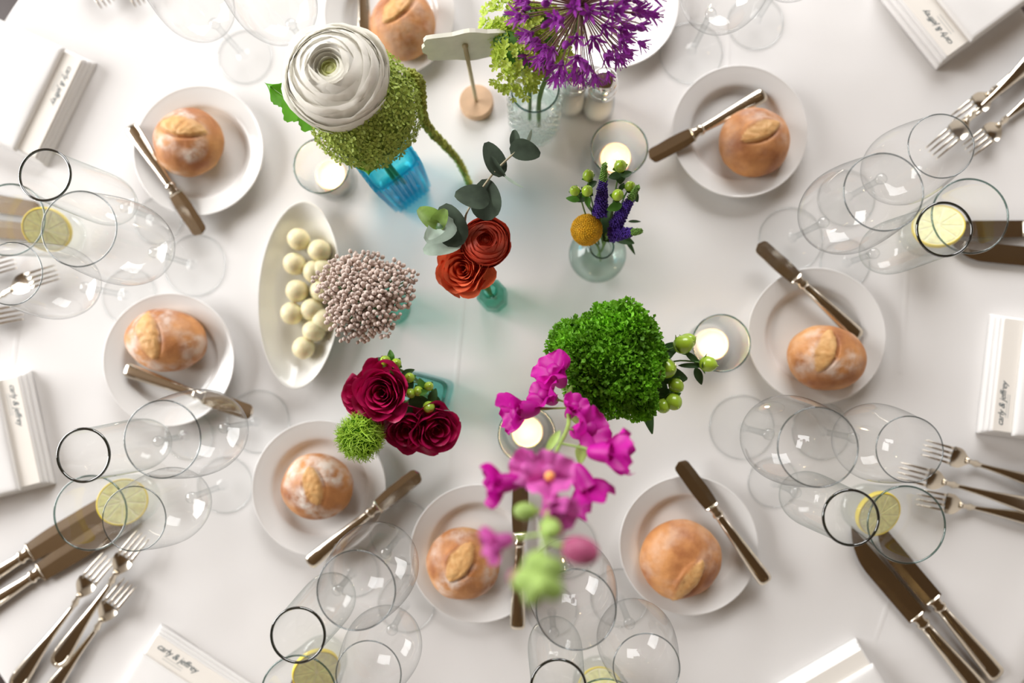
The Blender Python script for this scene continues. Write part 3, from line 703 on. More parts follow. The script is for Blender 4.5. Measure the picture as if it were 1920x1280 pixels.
# ------------------------------------------------------------------ vases
def superloop(n, half, e, ripple=0, amp=0.0):
    out = []
    for i in range(n):
        a = 2 * PI * i / n; c, s = math.cos(a), math.sin(a); k = (abs(c) ** e + abs(s) ** e) ** (-1 / e)
        k *= 1 + amp * abs(math.sin(ripple * a / 2)); out.append((c * k * half, s * k * half))
    return out
def prism(sections, n=96, e=6, ripple=0, amp=0.0):
    V, F = [], []
    for half, z, am in sections:
        V += [Vector((x, y, z)) for x, y in superloop(n, half, e, ripple, amp * am)]
    for k in range(len(sections) - 1):
        for i in range(n): F.append((k * n + i, k * n + (i + 1) % n, (k + 1) * n + (i + 1) % n, (k + 1) * n + i))
    return V, F
# blue fluted square vase
p1 = P(757, 349, 0); p1.z = .0003
v1 = thing('blue_vase', 'bright blue fluted square glass vase holding the white ranunculus', 'vase', p1, Matrix.Rotation(R(37), 3, 'Z'))
obj('body', prism([(.004, .002, 0), (.021, .001, .2), (.0245, .003, .6), (.0255, .008, 1), (.027, .05, 1), (.0285, .10, 1), (.029, .118, .8)], 288, 7, 32, .13), 'blue_glass', v1)
obj('inner_wall', prism([(.003, .012, 0), (.019, .012, 0), (.0215, .016, 0), (.0235, .06, 0), (.0255, .117, 0)], 64, 6), 'blue_glass', v1)
obj('base', prism([(.003, .0075, 0), (.020, .0075, 0), (.0242, .0045, .5)], 96, 7, 44, .04), 'blue_glass', v1)
obj('rim', tube([Vector((x, y, .118)) for x, y in superloop(64, .0285, 6)] + [Vector((.0285, 0, .118))], .0014, 6), 'blue_glass', v1)
# clear pressed glass jar
p2 = P(1003, 166, .115); p2.z = .0003
v2 = thing('pressed_glass_vase', 'clear pressed-glass jar with hobnail texture holding the allium', 'vase', p2)
obj('body', lathe(smoothprof([(.0005, .001), (.024, .001), (.0285, .004), (.0295, .012), (.0295, .09), (.028, .100), (.026, .106), (.0265, .115)], 3), 56), 'jar_glass', v2)
hsrc = None
for row in range(9):                                            # raised glass studs in staggered rows
    for k in range(20):
        an = 2 * PI * (k + .5 * (row % 2)) / 20; d_ = Vector((math.cos(an), math.sin(an), 0))
        M = Matrix.Translation(d_ * .0293 + Vector((0, 0, .014 + .0092 * row))) @ rot_to(d_)
        if hsrc is None: hsrc = obj('hobnail', ball(.0044, 10, 6, .75), 'pressed_glass', v2, M=M)
        else: inst(hsrc, v2, M)
obj('water', lathe(smoothprof([(.0285, .004), (.0285, .06), (.0005, .06)], 3), 40), 'water', v2)
obj('rim', ring(.0265, .0013, .115, 48, 6), 'rim_aqua', v2)
# teal faceted bottle for orange ranunculus
p3 = P(926, 560, 0); p3.z = .0003
v3 = thing('teal_bottle', 'small teal faceted glass bottle holding the orange ranunculus', 'vase', p3, Matrix.Rotation(R(20), 3, 'Z'))
obj('body', lathe([(.0005, .001), (.0165, .001), (.0185, .004), (.0185, .055), (.0165, .062), (.010, .074), (.0085, .078), (.0085, .092), (.0105, .093), (.0105, .097)], 8), 'teal_glass', v3, False)
obj('inner_wall', lathe([(.0005, .007), (.0145, .007), (.0155, .054), (.0085, .072), (.0070, .096)], 8), 'teal_glass', v3, False)
# hidden bottle below the rice flower
p4 = P(738, 577, 0); p4.z = .0003
v4 = thing('green_bottle', 'pale green glass bottle under the dusty pink rice flower', 'vase', p4)
obj('body', lathe(smoothprof([(.0005, .001), (.019, .001), (.022, .005), (.022, .045), (.016, .060), (.009, .070), (.009, .090), (.0105, .092)], 4), 40), 'teal_glass', v4)
obj('rim', ring(.0105, .001, .092, 32, 6), 'rim_aqua', v4)
# square aqua vase for roses
p5 = P(783, 750, .075); p5.z = .0003
v5 = thing('aqua_cube_vase', 'square aqua glass vase packed with dark magenta roses', 'vase', p5, Matrix.Rotation(R(-15), 3, 'Z'))
obj('body', prism([(.003, .001, 0), (.026, .001, 0), (.029, .004, 0), (.0295, .04, 0), (.030, .075, 0)], 64, 8), 'aqua_glass', v5)
obj('inner_wall', prism([(.003, .010, 0), (.022, .010, 0), (.025, .014, 0), (.026, .074, 0)], 64, 7), 'teal_glass', v5)
obj('lip', prism([(.026, .0745, 0), (.0280, .0757, 0), (.030, .075, 0)], 64, 7), 'rim_aqua', v5)
# vase under the green bush and snapdragon
p6 = P(1098, 690, 0); p6.z = .0003
v6 = thing('green_vase', 'clear glass vase hidden under the bushy green flower head', 'vase', p6)
obj('body', lathe(smoothprof([(.0005, .001), (.020, .001), (.022, .005), (.0215, .05), (.017, .075), (.0145, .095), (.0165, .115)], 4), 40), 'bud_glass', v6)
obj('rim', ring(.0165, .0011, .115, 40, 6), 'rim_aqua', v6)
# round bud vase
p7 = P(1116, 484, 0); p7.z = .0003
v7 = thing('bud_vase', 'small round clear glass bud vase with yellow craspedia and veronica', 'vase', p7)
obj('body', lathe(smoothprof([(.0005, .001), (.018, .001), (.026, .006), (.0335, .020), (.0345, .033), (.030, .047), (.020, .057), (.0125, .062), (.0115, .072), (.0135, .080)], 5), 56), 'bud_glass', v7)
obj('water', lathe(smoothprof([(.0005, .003), (.020, .0035), (.029, .012), (.0325, .026), (.0315, .034), (.0005, .034)], 4), 40), 'water', v7)
obj('rim', ring(.0135, .0012, .080, 40, 6), 'rim_aqua', v7)

# ------------------------------------------------------------------ layered blooms
def bloom(t, Rr, n, m_in, m_out, seed, style, heart=None):
    """petals wrapped round +Z, flower centre at the thing's origin"""
    rnd = random.Random(seed)
    for i in range(n):
        s = i / (n - 1); r = Rr * ((.07 if style == 'ran' else .10) + (.93 if style == 'ran' else .86) * s ** .9)
        a0 = i * 2.39996 + rnd.uniform(-.2, .2); ph = rnd.random() * 9; lk = rnd.uniform(.3, 1.9); tj = rnd.uniform(-.07, .07)
        if style == 'ran':
            w = 1.35 - .50 * s; ze = Rr * (.26 + .34 * math.sin(PI * min(1, s * 1.5 + .05)) * .5 - .62 * s ** 2.2); re = r * (.80 + .26 * s); ruf = .018 + .02 * s
            zb = -.62 * Rr; bulge = 1.16
        else:
            w = 1.25 - .40 * s; ze = Rr * (.20 + .20 * math.sin(PI * s) - .28 * s ** 2); re = r * (.92 + .14 * s); ruf = .03 + .07 * s; zb = -.72 * Rr; bulge = 1.10
        nu, nv = 10, 9
        th_e = .30 + 1.10 * s ** .85; sh = Rr * (.84 + .16 * s)
        def fn(u, v):
            q = (u - .5) * 2; vm = v * (1 - .16 * q * q - .05 * abs(math.sin(q * 3 + ph)) * (style != 'ran'))
            if style == 'ran':                                  # overlapping shells, each edge a step lower than the last
                th = 2.75 - (2.75 - th_e - tj * min(1, s * 4)) * vm; lipf = max(0, (vm - .72) / .28)
                k = sh * (1 + (.014 + .045 * s) * lk * lipf ** 2 * (1 + .6 * math.sin(q * 3.3 + ph)) + .02 * q + .012 * math.sin(q * 5 + ph * 2) * vm)
                a = a0 + q * min(1.5, w * (1.15 + .35 / (s * 4 + .3))) * (.35 + .65 * min(1, vm * 1.4))
                dip = 0
                return (k * math.sin(th) * math.cos(a), k * math.sin(th) * math.sin(a), k * math.cos(th) * .80 - .28 * Rr + dip + lipf * ruf * Rr * math.sin(q * 4 + ph))
            b0, b1, b2, b3 = (1 - vm) ** 3, 3 * vm * (1 - vm) ** 2, 3 * vm * vm * (1 - vm), vm ** 3
            rho = b0 * .03 * Rr + b1 * r * 1.0 + b2 * r * bulge + b3 * re
            z = b0 * zb + b1 * (zb * .85) + b2 * (ze - .32 * Rr * (1 - .3 * s)) + b3 * ze
            lip = max(0, vm - .80) / .20
            rho += lip * lip * Rr * (.05 + .16 * s); z -= lip ** 3 * Rr * .07 * s
            rho *= 1 + .05 * q + ruf * vm * math.sin(q * 4.1 + ph) * .9
            z += ruf * Rr * vm * math.sin(q * 5.3 + ph * 1.7)
            a = a0 + q * w * (.35 + .65 * min(1, vm * 1.4)) * (1.0 if s > .12 else .9)
            return (rho * math.cos(a), rho * math.sin(a), z)
        obj('petal', grid(nu, nv, fn), (heart if heart and s < .14 else m_in if s < .5 else m_out), t)
def flower(name, label, px, py, z, n_dir, group=None, cat='flower'):
    c = P(px, py, z); rot = rot_to(n_dir).to_3x3(); return thing(name, label, cat, c, rot, group), c
def stemto(t, c, mouth, base, r_=.0016, m='stem_green', name='stem'):
    ax = MW[t].to_3x3() @ Vector((0, 0, -1))
    obj(name, tube(curve([c + ax * .012, c + ax * .035, Vector(mouth), Vector(base)], 5), r_, 7), m, t, world=True)
Z = Vector((0, 0, 1))
def heart_of(t, Rr, n, m_a, m_b, seed):
    """tight whorl of small petals filling the middle of a ranunculus"""
    rn = random.Random(seed); top = .80 * .84 * Rr - .28 * Rr
    for i in range(n):
        s_ = i / (n - 1); r = Rr * (.03 + .33 * s_); a0 = i * 2.39996; ph = rn.random() * 6
        def fn(u, v):
            q = (u - .5) * 2; vm = v * (1 - .12 * q * q); rho = r * (.9 + .32 * math.sin(PI * vm * .8) - .22 * (1 - s_) * vm) * (1 + .05 * q); a = a0 + q * 1.45
            return (rho * math.cos(a), rho * math.sin(a), top - Rr * (.40 - .30 * s_) * (1 - vm) - Rr * (.20 - .17 * s_) + .012 * Rr * math.sin(q * 4 + ph))
        obj('petal', grid(8, 5, fn), m_a if s_ < .35 else m_b, t)
    obj('heart', ball(Rr * .26, 14, 8, .5), m_a, t, M=Matrix.Translation((0, 0, top - Rr * .34)))
f, c = flower('white_ranunculus', 'large white ranunculus bloom above the blue vase', 624, 136, .205, (-.04, .03, 1))
bloom(f, .0525, 40, 'white_petal', 'white_petal', 3, 'ran'); heart_of(f, .0525, 16, 'white_heart', 'white_petal', 2); stemto(f, c, p1 + Z * .115, p1 + Vector((.004, 0, .016)), .0028)
f, c = flower('orange_ranunculus', 'shade-darkened orange ranunculus tucked under the eucalyptus leaves', 910, 452, .160, (.12, .08, 1), 'orange ranunculus blooms')
bloom(f, .0262, 40, 'orange_shaded', 'orange_shaded', 5, 'ran'); heart_of(f, .0262, 16, 'orange_shaded', 'orange_shaded', 6); stemto(f, c, p3 + Z * .094, p3 + Vector((.003, 0, .01)), .002)
f, c = flower('orange_ranunculus', 'bright coral orange ranunculus, the more open and lighter one', 868, 504, .150, (-.25, -.2, 1), 'orange ranunculus blooms')
bloom(f, .0290, 30, 'orange_petal', 'orange_petal', 9, 'rose'); stemto(f, c, p3 + Vector((-.002, 0, .094)), p3 + Vector((-.003, .002, .01)), .002)
RG = 'dark magenta roses in the aqua vase'
for k, (px, py, z, rr, nd, n, lb) in enumerate([
        (716, 737, .150, .0300, (-.10, -.05, 1), 24, 'fully open dark magenta rose, the largest of the aqua vase'),
        (708, 697, .128, .0215, (-.2, .6, 1), 15, 'magenta rose half hidden behind the largest one, by the berries'),
        (664, 738, .128, .0215, (-.8, .1, 1), 14, 'bright magenta rose on the outer side of the largest one, by the fuzzy dianthus'),
        (762, 806, .126, .0275, (.05, -.45, 1), 18, 'dark shaded rose between the fuzzy dianthus and its neighbour'),
        (818, 806, .126, .0285, (.45, -.35, 1), 18, 'dark magenta rose farthest from the butter dish')]):
    f, c = flower('magenta_rose', lb, px, py, z, nd, RG); bloom(f, rr, n, 'magenta_petal', 'magenta_petal', 20 + k, 'rose'); stemto(f, c, p5 + Vector(((k - 2) * .006, (k % 2) * .01 - .005, .07)), p5 + Vector(((k - 2) * .005, 0, .012)), .002)
# magenta_rose cores are closed by the tight inner petals
# ------------------------------------------------------------------ pompon heads made of many florets
def floret4(r, m, n=4, cup=.35, name='floret'):
    V, F = [], []
    for k in range(n):
        a = 2 * PI * k / n; c, s = math.cos(a), math.sin(a); b = len(V)
        for x, y, z in ((.05, 0, 0), (.5, .34, cup * .3), (.95, .24, cup), (1.05, 0, cup * 1.05), (.95, -.24, cup), (.5, -.34, cup * .3), (.55, 0, cup * .15)):
            V.append(Vector((r * (x * c - y * s), r * (x * s + y * c), r * z)))
        F += [(b, b + 5, b + 6), (b, b + 6, b + 1), (b + 1, b + 6, b + 3, b + 2), (b + 6, b + 5, b + 4, b + 3)]
    return V, F
def pompon(t, pts, mesh, m, rnd, limit=300, name='floret', sc=(.8, 1.2)):
    src = None; rest = []
    for i, (p, d) in enumerate(pts):
        M = Matrix.Translation(p) @ rot_to(d, rnd.random() * 6.28) @ Matrix.Scale(rnd.uniform(*sc), 4)
        if i < limit:
            if src is None: src = obj(name, mesh, m, t, M=M)
            else: inst(src, t, M)
        else: rest.append(tf(mesh, M))
    if rest: tag(obj(name + '_mass', join(*rest), m, t), kind='stuff')
rnd = random.Random(11)
hc = P(684, 205, .150); hy = thing('green_hydrangea', 'olive green pompon hydrangea head beneath the white ranunculus', 'flower', hc)
rad = Vector((.0585, .060, .046))
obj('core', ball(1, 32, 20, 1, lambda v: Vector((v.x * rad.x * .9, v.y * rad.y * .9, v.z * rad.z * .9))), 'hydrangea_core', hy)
pts = []
for i in range(1150):
    d = fib(1150, i)
    if d.z < -.75: continue
    k = 1 + .07 * noise.noise(d * 4) + rnd.uniform(-.03, .03); pts.append((Vector((d.x * rad.x, d.y * rad.y, d.z * rad.z)) * k, (d + Vector((rnd.uniform(-.4, .4), rnd.uniform(-.4, .4), rnd.uniform(-.2, .4)))).normalized()))
camv = (Vector((0, 0, CAM_H)) - hc).normalized(); pts.sort(key=lambda q: -q[0].normalized().dot(camv) + (0.8 if (q[0] + hc - P(624, 134, .19)).to_2d().length < .045 else 0))
pompon(hy, pts, floret4(.0044, 0), 'hydrangea', rnd, 300, 'floret', (.75, 1.25))
stemto(hy, hc, p1 + Vector((-.006, .004, .115)), p1 + Vector((-.006, 0, .014)), .003)
def leaf_at(t, px, py, z, lpx, wpx, ang, m, tilt=(0, 0), fold=.2, curl=.15, jag=0, shape=.8, wav=0.0, name='leaf'):
    """leaf whose middle lies at a surveyed spot; ang is its heading on the table plan"""
    s = MPP(z); c = P(px, py, z); Lh, Wd = lpx * s, wpx * s
    M = Matrix.Translation(c) @ Matrix.Rotation(R(ang) - PI / 2, 4, 'Z') @ Matrix.Rotation(R(tilt[0]), 4, 'X') @ Matrix.Rotation(R(tilt[1]), 4, 'Y') @ Matrix.Translation((0, -Lh / 2, 0))
    return obj(name, tf(leaf(Lh, Wd, fold, curl, jag, shape, wav=wav), M), m, t, world=True)
lf = thing('lobed_leaf', 'bright green toothed leaf beside the white ranunculus', 'leaf', P(545, 190, .165))
def lobed(px, py, z, lpx, wpx, ang, t, m):
    s = MPP(z); c = P(px, py, z); rn = random.Random(5)
    def edge(v):
        return (math.sin(PI * min(1, v * .97 + .03)) ** .55) * (1 + .55 * (abs(((v * 3.2 + .2) % 1) - .5) * 2 - .5) + .16 * (((v * 13) % 1) - .5))
    def fn(u, v):
        q = (u - .5) * 2; return (q * edge(v) * wpx * s / 2, v * lpx * s - .12 * lpx * s * abs(q), .18 * abs(q) * wpx * s / 2 - .006 * math.sin(v * 3))
    M = Matrix.Translation(c) @ Matrix.Rotation(R(ang) - PI / 2, 4, 'Z') @ Matrix.Rotation(R(10), 4, 'X') @ Matrix.Translation((0, -lpx * s / 2, 0))
    obj('blade', tf(grid(10, 40, fn), M), m, t, world=True)
    obj('midrib', tf(tube([(0, 0, .0008), (0, lpx * s * .5, .0006), (0, lpx * s * .9, 0)], .0005, 5), M), 'stem_green', t, world=True)
lobed(548, 192, .168, 128, 62, 145, lf, 'leaf_bright')
lf2 = thing('lobed_leaf', 'green toothed leaf tip under the hydrangea beside the blue vase', 'leaf', P(688, 306, .125))
lobed(690, 298, .125, 70, 60, -85, lf2, 'leaf_bright')
# hanging amaranth
am = thing('hanging_amaranth', 'trailing green amaranth tassel hanging from the blue vase', 'flower', P(880, 335, .01))
path = curve([P(768, 140, .150), P(788, 160, .145), P(790, 195, .125), P(800, 235, .095), P(828, 268, .06), P(850, 290, .035), P(868, 318, .012), P(880, 345, .006)], 10)
bits = []
for i in range(len(path) * 26):
    s = rnd.random() * (len(path) - 1); k = int(s); p = path[k].lerp(path[min(k + 1, len(path) - 1)], s - k); rr = .0058 * (1 - .50 * s / (len(path) - 1)) * (1 + .25 * math.sin(s * 3.1))
    d = Vector((rnd.gauss(0, 1), rnd.gauss(0, 1), rnd.gauss(0, 1))).normalized(); bits.append(tf(ball(.0022 * rnd.uniform(.7, 1.3), 6, 4), Matrix.Translation(Vector((0, 0, .003)) + p + d * rr * .8)))
tag(obj('tassel', join(*bits), 'amaranth', am, world=True), kind='stuff')
obj('stem', tube(path, [.0038 * (1 - .6 * i / len(path)) for i in range(len(path))], 8), 'amaranth', am, world=True)
# ------------------------------------------------------------------ allium and viburnum
ac = P(1088, 12, .205); al = thing('purple_allium', 'round purple allium head above the pressed-glass jar', 'flower', ac)
rnd = random.Random(8); src = None
def star(r):
    V, F = [], []
    for k in range(6):
        a = 2 * PI * k / 6; c, s = math.cos(a), math.sin(a); b = len(V)
        for x, y, z in ((.08, 0, 0), (.40, .19, .42), (.88, .05, .80), (.88, -.05, .80), (.40, -.19, .42)): V.append(Vector((r * (x * c - y * s), r * (x * s + y * c), r * z)))
        F.append((b, b + 4, b + 3, b + 2, b + 1))
        n = len(V); V += [Vector((0, 0, .1 * r)), Vector((r * .5 * c - .05 * s * r, r * .5 * s + .05 * c * r, r * 1.1)), Vector((r * .5 * c + .05 * s * r, r * .5 * s - .05 * c * r, r * 1.1))]; F.append((n, n + 1, n + 2))
    B = tf(ball(.22 * r, 7, 5, 1.3), Matrix.Translation((0, 0, .15 * r))); return join((V, F), B)
smesh = star(.0112); bmesh_ = join(tf(ball(.0030, 9, 7, 1.7), Matrix.Translation((0, 0, .004)))); ped = tube([(0, 0, 0), (0, 0, 1)], .00055, 5, False)
sb = pb = bb_ = None; nA = 200
for i in range(nA):
    d = fib(nA, i); d = (d + Vector((rnd.uniform(-.16, .16), rnd.uniform(-.16, .16), rnd.uniform(-.16, .16)))).normalized()
    if d.z < -.72: continue
    rr = .060 * rnd.uniform(.82, 1.16); p = d * rr; bud = rnd.random() < .18
    M = Matrix.Translation(p) @ rot_to(d, rnd.random() * 6) @ Matrix.Scale(rnd.uniform(.85, 1.2), 4)
    if bud:
        if bb_ is None: bb_ = fo = obj('bud', bmesh_, 'allium_petal', al, M=M)
        else: fo = inst(bb_, al, M)
    else:
        if sb is None: sb = fo = obj('floret', smesh, 'allium_petal', al, M=M)
        else: fo = inst(sb, al, M)
    Mp = rot_to(d) @ Matrix.Diagonal((1, 1, rr, 1))
    if pb is None: pb = obj('pedicel', ped, 'allium_stalk', al, M=Mp)
    else: inst(pb, al, Mp)
obj('hub', ball(.0045, 12, 8), 'allium_stalk', al); stemto(al, ac, p2 + Vector((.008, .002, .112)), p2 + Vector((.006, -.004, .01)), .0028)
vc = P(985, 72, .160); vb = thing('lime_viburnum', 'lime green viburnum cluster next to the purple allium', 'flower', vc)
pts = []; pts2 = []
for k in range(430):
    d = Vector((rnd.gauss(0, 1), rnd.gauss(0, 1), abs(rnd.gauss(0, 1)) * 1.2)).normalized(); a = math.atan2(d.y, d.x)
    ext = 1 + .25 * math.sin(a * 3 + 1) + .15 * noise.noise(d * 3)
    p = Vector((d.x * .046, d.y * .050, d.z * .026 - .006)) * ext * rnd.uniform(.86, 1.05)
    pts.append((p, (d + Z * .4).normalized()))
pts.sort(key=lambda q: -q[0].z)
obj('core', ball(.034, 20, 12, .5), 'leaf_green', vb)
for k, (px, py) in enumerate([(922, 68), (943, 75), (955, 95), (968, 103), (958, 125), (975, 128), (988, 135), (965, 153), (985, 145), (1008, 140), (1025, 130), (1000, 118), (1045, 120), (1060, 110), (960, 112), (945, 108)]):
    pts2.append((P(px, py, .128 + .003 * (k % 5)) - vc, Vector((rnd.uniform(-.6, .6), rnd.uniform(-.9, .2), .8)).normalized()))
pompon(vb, pts, floret4(.0056, 0, 5, .5), 'viburnum', rnd, 300, 'floret', (.6, 1.0))
src = None
for p, d in pts2:
    M = Matrix.Translation(p) @ rot_to(d, rnd.random() * 6) @ Matrix.Scale(rnd.uniform(.75, 1.25), 4)
    if src is None: src = obj('open_floret', floret4(.0085, 0, 5, .75), 'viburnum_pale', vb, M=M)
    else: inst(src, vb, M)
    obj('pedicel', tube([p * .98, p.lerp(Vector((0, -.01, -.02)), .75)], .0007, 5), 'stem_green', vb)
stemto(vb, vc, p2 + Vector((-.006, 0, .112)), p2 + Vector((-.006, .004, .01)), .0022)
# ------------------------------------------------------------------ rice flower
rc = P(685, 553, .145); rf = thing('rice_flower', 'dusty pink cluster of tiny rice flower buds beside the butter balls', 'flower', rc)
rnd = random.Random(21); pts = []
for k in range(72):
    a = k * 2.39996; q = math.sqrt((k + .5) / 72); ext = 1 + .10 * math.sin(a * 3 + .6) + .10 * math.sin(a * 5)
    cc = Vector((math.cos(a) * q * .047 * ext, math.sin(a) * q * .043 * ext, .020 * (1 - q * q) + rnd.uniform(-.003, .003)))
    dd = Vector((cc.x * 9, cc.y * 9, 1)).normalized(); fork_ = cc - dd * .012
    obj('twiglet', tube(curve([(0, 0, -.04), fork_ * .6 + Vector((0, 0, -.012)), fork_, cc], 4), [.0009] * 12 + [.0005], 5), 'stem_green', rf)
    for j in range(16):
        e = fib(16, j); 
        if e.z < -.5: continue
        pts.append((cc + Vector((e.x * .0078, e.y * .0078, e.z * .0055)) * rnd.uniform(.8, 1.15), (e + dd).normalized()))
pts.sort(key=lambda q: -q[0].z)
pompon(rf, pts, ball(.0023, 9, 6, 1.25), 'rice_bud', rnd, 300, 'bud', (.75, 1.2)); stemto(rf, rc, p4 + Z * .09, p4 + Z * .01, .002)
# ------------------------------------------------------------------ fuzzy green dianthus
fc = P(676, 818, .135); fz = thing('fuzzy_dianthus', 'bright green fuzzy round dianthus beside the roses', 'flower', fc)
rnd = random.Random(31); bits = []
for i in range(1500):
    d = fib(1500, i)
    if d.z < -.7: continue
    d = (d + Vector((rnd.uniform(-.2, .2), rnd.uniform(-.2, .2), rnd.uniform(-.2, .2)))).normalized(); s_ = d.orthogonal(); s_.rotate(Matrix.Rotation(rnd.random() * 6.28, 3, d)); r0 = .0195; ln = rnd.uniform(.003, .0085)
    b = d.cross(s_) * .00035; a0 = d * r0; a1 = d * (r0 + ln * .6) + s_ * ln * .25; a2 = d * (r0 + ln * .9) + s_ * ln * .95
    bits.append(([a0 - b, a0 + b, a1 + b, a1 - b, a2 + b * .5, a2 - b * .5], [(0, 1, 2, 3), (3, 2, 4, 5)]))
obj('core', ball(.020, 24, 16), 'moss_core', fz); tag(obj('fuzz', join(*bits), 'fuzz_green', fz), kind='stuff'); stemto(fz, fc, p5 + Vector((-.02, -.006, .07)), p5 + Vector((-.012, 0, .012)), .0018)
# ------------------------------------------------------------------ bushy green head
gc = P(1140, 672, .170); gb = thing('green_bush_flower', 'bushy moss-green flower head next to the pink snapdragon', 'flower', gc)
rnd = random.Random(41); bits = []
blobs = [(0, 0, 0, .040), (-.020, .012, -.004, .030), (.016, .022, -.002, .032), (.020, -.014, -.004, .031), (-.016, -.020, -.006, .028), (.008, .036, -.008, .020), (-.038, .022, -.014, .016), (.034, .020, -.012, .018), (.030, -.040, -.020, .020), (.002, -.034, -.012, .024), (-.048, .018, -.020, .010), (-.054, .012, -.024, .007), (.022, .050, -.014, .010), (-.006, .046, -.014, .010), (.040, -.050, -.024, .011), (.046, .004, -.014, .014)]
for bx, by, bz, br in blobs:
    n = int(1500 * (br / .04) ** 2)
    for i in range(n):
        d = fib(n, i)
        if d.z < -.35: continue
        p = Vector((bx, by, bz)) + Vector((d.x, d.y, d.z * .75)) * br * rnd.uniform(.85, 1.10)
        for k in range(3):
            e = (d + Vector((rnd.gauss(0, .6), rnd.gauss(0, .6), rnd.gauss(0, .5)))).normalized(); s_ = e.orthogonal().normalized(); s_.rotate(Matrix.Rotation(rnd.random() * 6.28, 3, e)); ln = rnd.uniform(.0028, .0058); w = ln * .42
            bits.append(([p, p + e * ln * .6 + s_ * w, p + e * ln + e.cross(s_) * w * .4, p + e * ln * .6 - s_ * w], [(0, 1, 2, 3)]))
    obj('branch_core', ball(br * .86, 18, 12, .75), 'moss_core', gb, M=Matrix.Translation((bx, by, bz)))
tag(obj('tufts', join(*bits), 'moss_green', gb, smooth=False), kind='stuff'); stemto(gb, gc, p6 + Z * .112, p6 + Z * .01, .003)
# ------------------------------------------------------------------ hypericum sprigs
def berry_mesh(r): return lathe(smoothprof([(.0004, -r * .95), (r * .62, -r * .78), (r * .98, -.1 * r), (r * .82, r * .65), (r * .35, r * 1.12), (r * .10, r * 1.22), (.0003, r * 1.40)], 3), 16)
def sprig(label, base, items, leaves, group='green hypericum sprigs'):
    t = thing('hypericum_sprig', label, 'berries', Vector(base)); b = Vector(base)
    joint = None
    for (px, py, z, r_, d) in items:
        c = P(px, py, z); d = Vector(d).normalized()
        M = Matrix.Translation(c) @ rot_to(d); be = obj('berry', tf(berry_mesh(r_), M), 'berry', t, world=True)
        for k in range(4):
            a = 2 * PI * k / 4 + .4; Ms = Matrix.Translation(c - d * r_ * .85) @ rot_to(d) @ Matrix.Rotation(a, 4, 'Z') @ Matrix.Rotation(R(25), 4, 'X')
            obj('sepal', tf(leaf(r_ * 1.5, r_ * 1.15, .2, -.1, nu=4, nv=5), Ms), 'leaf_green' if k % 2 else 'leaf_dark', be, world=False).data.transform(MW[t].inverted())
        obj('stalk', tube(curve([c - d * r_ * .9, c - d * r_ * 2.2 + (b - c) * .08, c.lerp(b, .45), b], 4), .0009, 6), 'stem_green', t, world=True)
    for a in leaves: leaf_at(t, *a[:6], a[6], **(a[7] if len(a) > 7 else {}))
    return t
U = (0, 0, 1)
sprig('sprig of small green berries among the roses of the aqua vase', p5 + Vector((.012, .012, .065)),
      [(723, 676, .142, .0056, (-.3, .3, 1)), (743, 681, .142, .0056, (.3, .2, 1)), (768, 708, .136, .0056, (0, .3, 1)), (770, 737, .132, .0056, (.1, 0, 1)), (784, 733, .132, .0056, (.1, 0, 1)), (804, 724, .132, .0052, (.4, .2, 1)), (804, 763, .132, .0066, (.1, -.2, 1))],
      [(733, 667, .137, 24, 14, 100, 'leaf_green'), (738, 694, .138, 22, 14, -60, 'leaf_green'), (765, 697, .13, 26, 12, 20, 'leaf_dark'), (790, 720, .128, 24, 16, 110, 'leaf_green'), (812, 742, .125, 30, 18, 70, 'leaf_dark'), (752, 712, .125, 30, 20, 30, 'leaf_dark'), (793, 735, .136, 20, 12, 10, 'leaf_green'), (765, 720, .12, 36, 24, 80, 'leaf_dark'), (818, 755, .12, 28, 18, -80, 'leaf_dark'), (785, 752, .118, 40, 26, 0, 'leaf_dark'), (775, 770, .112, 40, 30, 20, 'leaf_dark'), (716, 675, .134, 18, 12, 150, 'leaf_dark')])
sprig('sprig of large green berries beside the bushy green head', p6 + Vector((.004, .004, .11)),
      [(1280, 646, .150, .0100, (.8, .3, .6)), (1326, 682, .150, .0085, (.9, -.2, .5)), (1288, 640, .146, .0085, (.7, .4, .6)), (1248, 690, .140, .0110, (.4, -.2, 1)), (1267, 722, .135, .0080, (.5, -.5, .7)), (1262, 752, .135, .0092, (.3, -.6, .8)), (1243, 760, .133, .0080, (0, -.5, .8))],
      [(1255, 655, .14, 50, 26, 30, 'leaf_dark'), (1302, 685, .144, 60, 10, 0, 'leaf_dark'), (1310, 705, .14, 34, 16, -70, 'leaf_dark'), (1300, 672, .145, 40, 12, -40, 'leaf_dark'), (1230, 720, .125, 80, 40, -60, 'leaf_dark'), (1252, 742, .128, 52, 26, -20, 'leaf_dark'), (1212, 770, .125, 90, 24, -75, 'leaf_dark'), (1262, 705, .128, 56, 34, -10, 'leaf_dark'), (1236, 665, .130, 60, 40, 10, 'leaf_dark'), (1225, 755, .12, 60, 30, 200, 'leaf_dark')])
sprig('sprig of three bright green berries in the bud vase, beside the craspedia', p7 + Vector((-.003, .003, .078)),
      [(1078, 358, .158, .0056, (-.5, .3, 1)), (1101, 358, .162, .0060, (-.1, .2, 1)), (1103, 330, .155, .0062, (-.1, .7, .8))],
      [(1074, 373, .15, 26, 13, 170, 'leaf_green'), (1102, 378, .152, 22, 12, -85, 'leaf_green'), (1090, 371, .148, 30, 18, 200, 'leaf_dark'), (1110, 345, .148, 22, 14, 30, 'leaf_dark')])
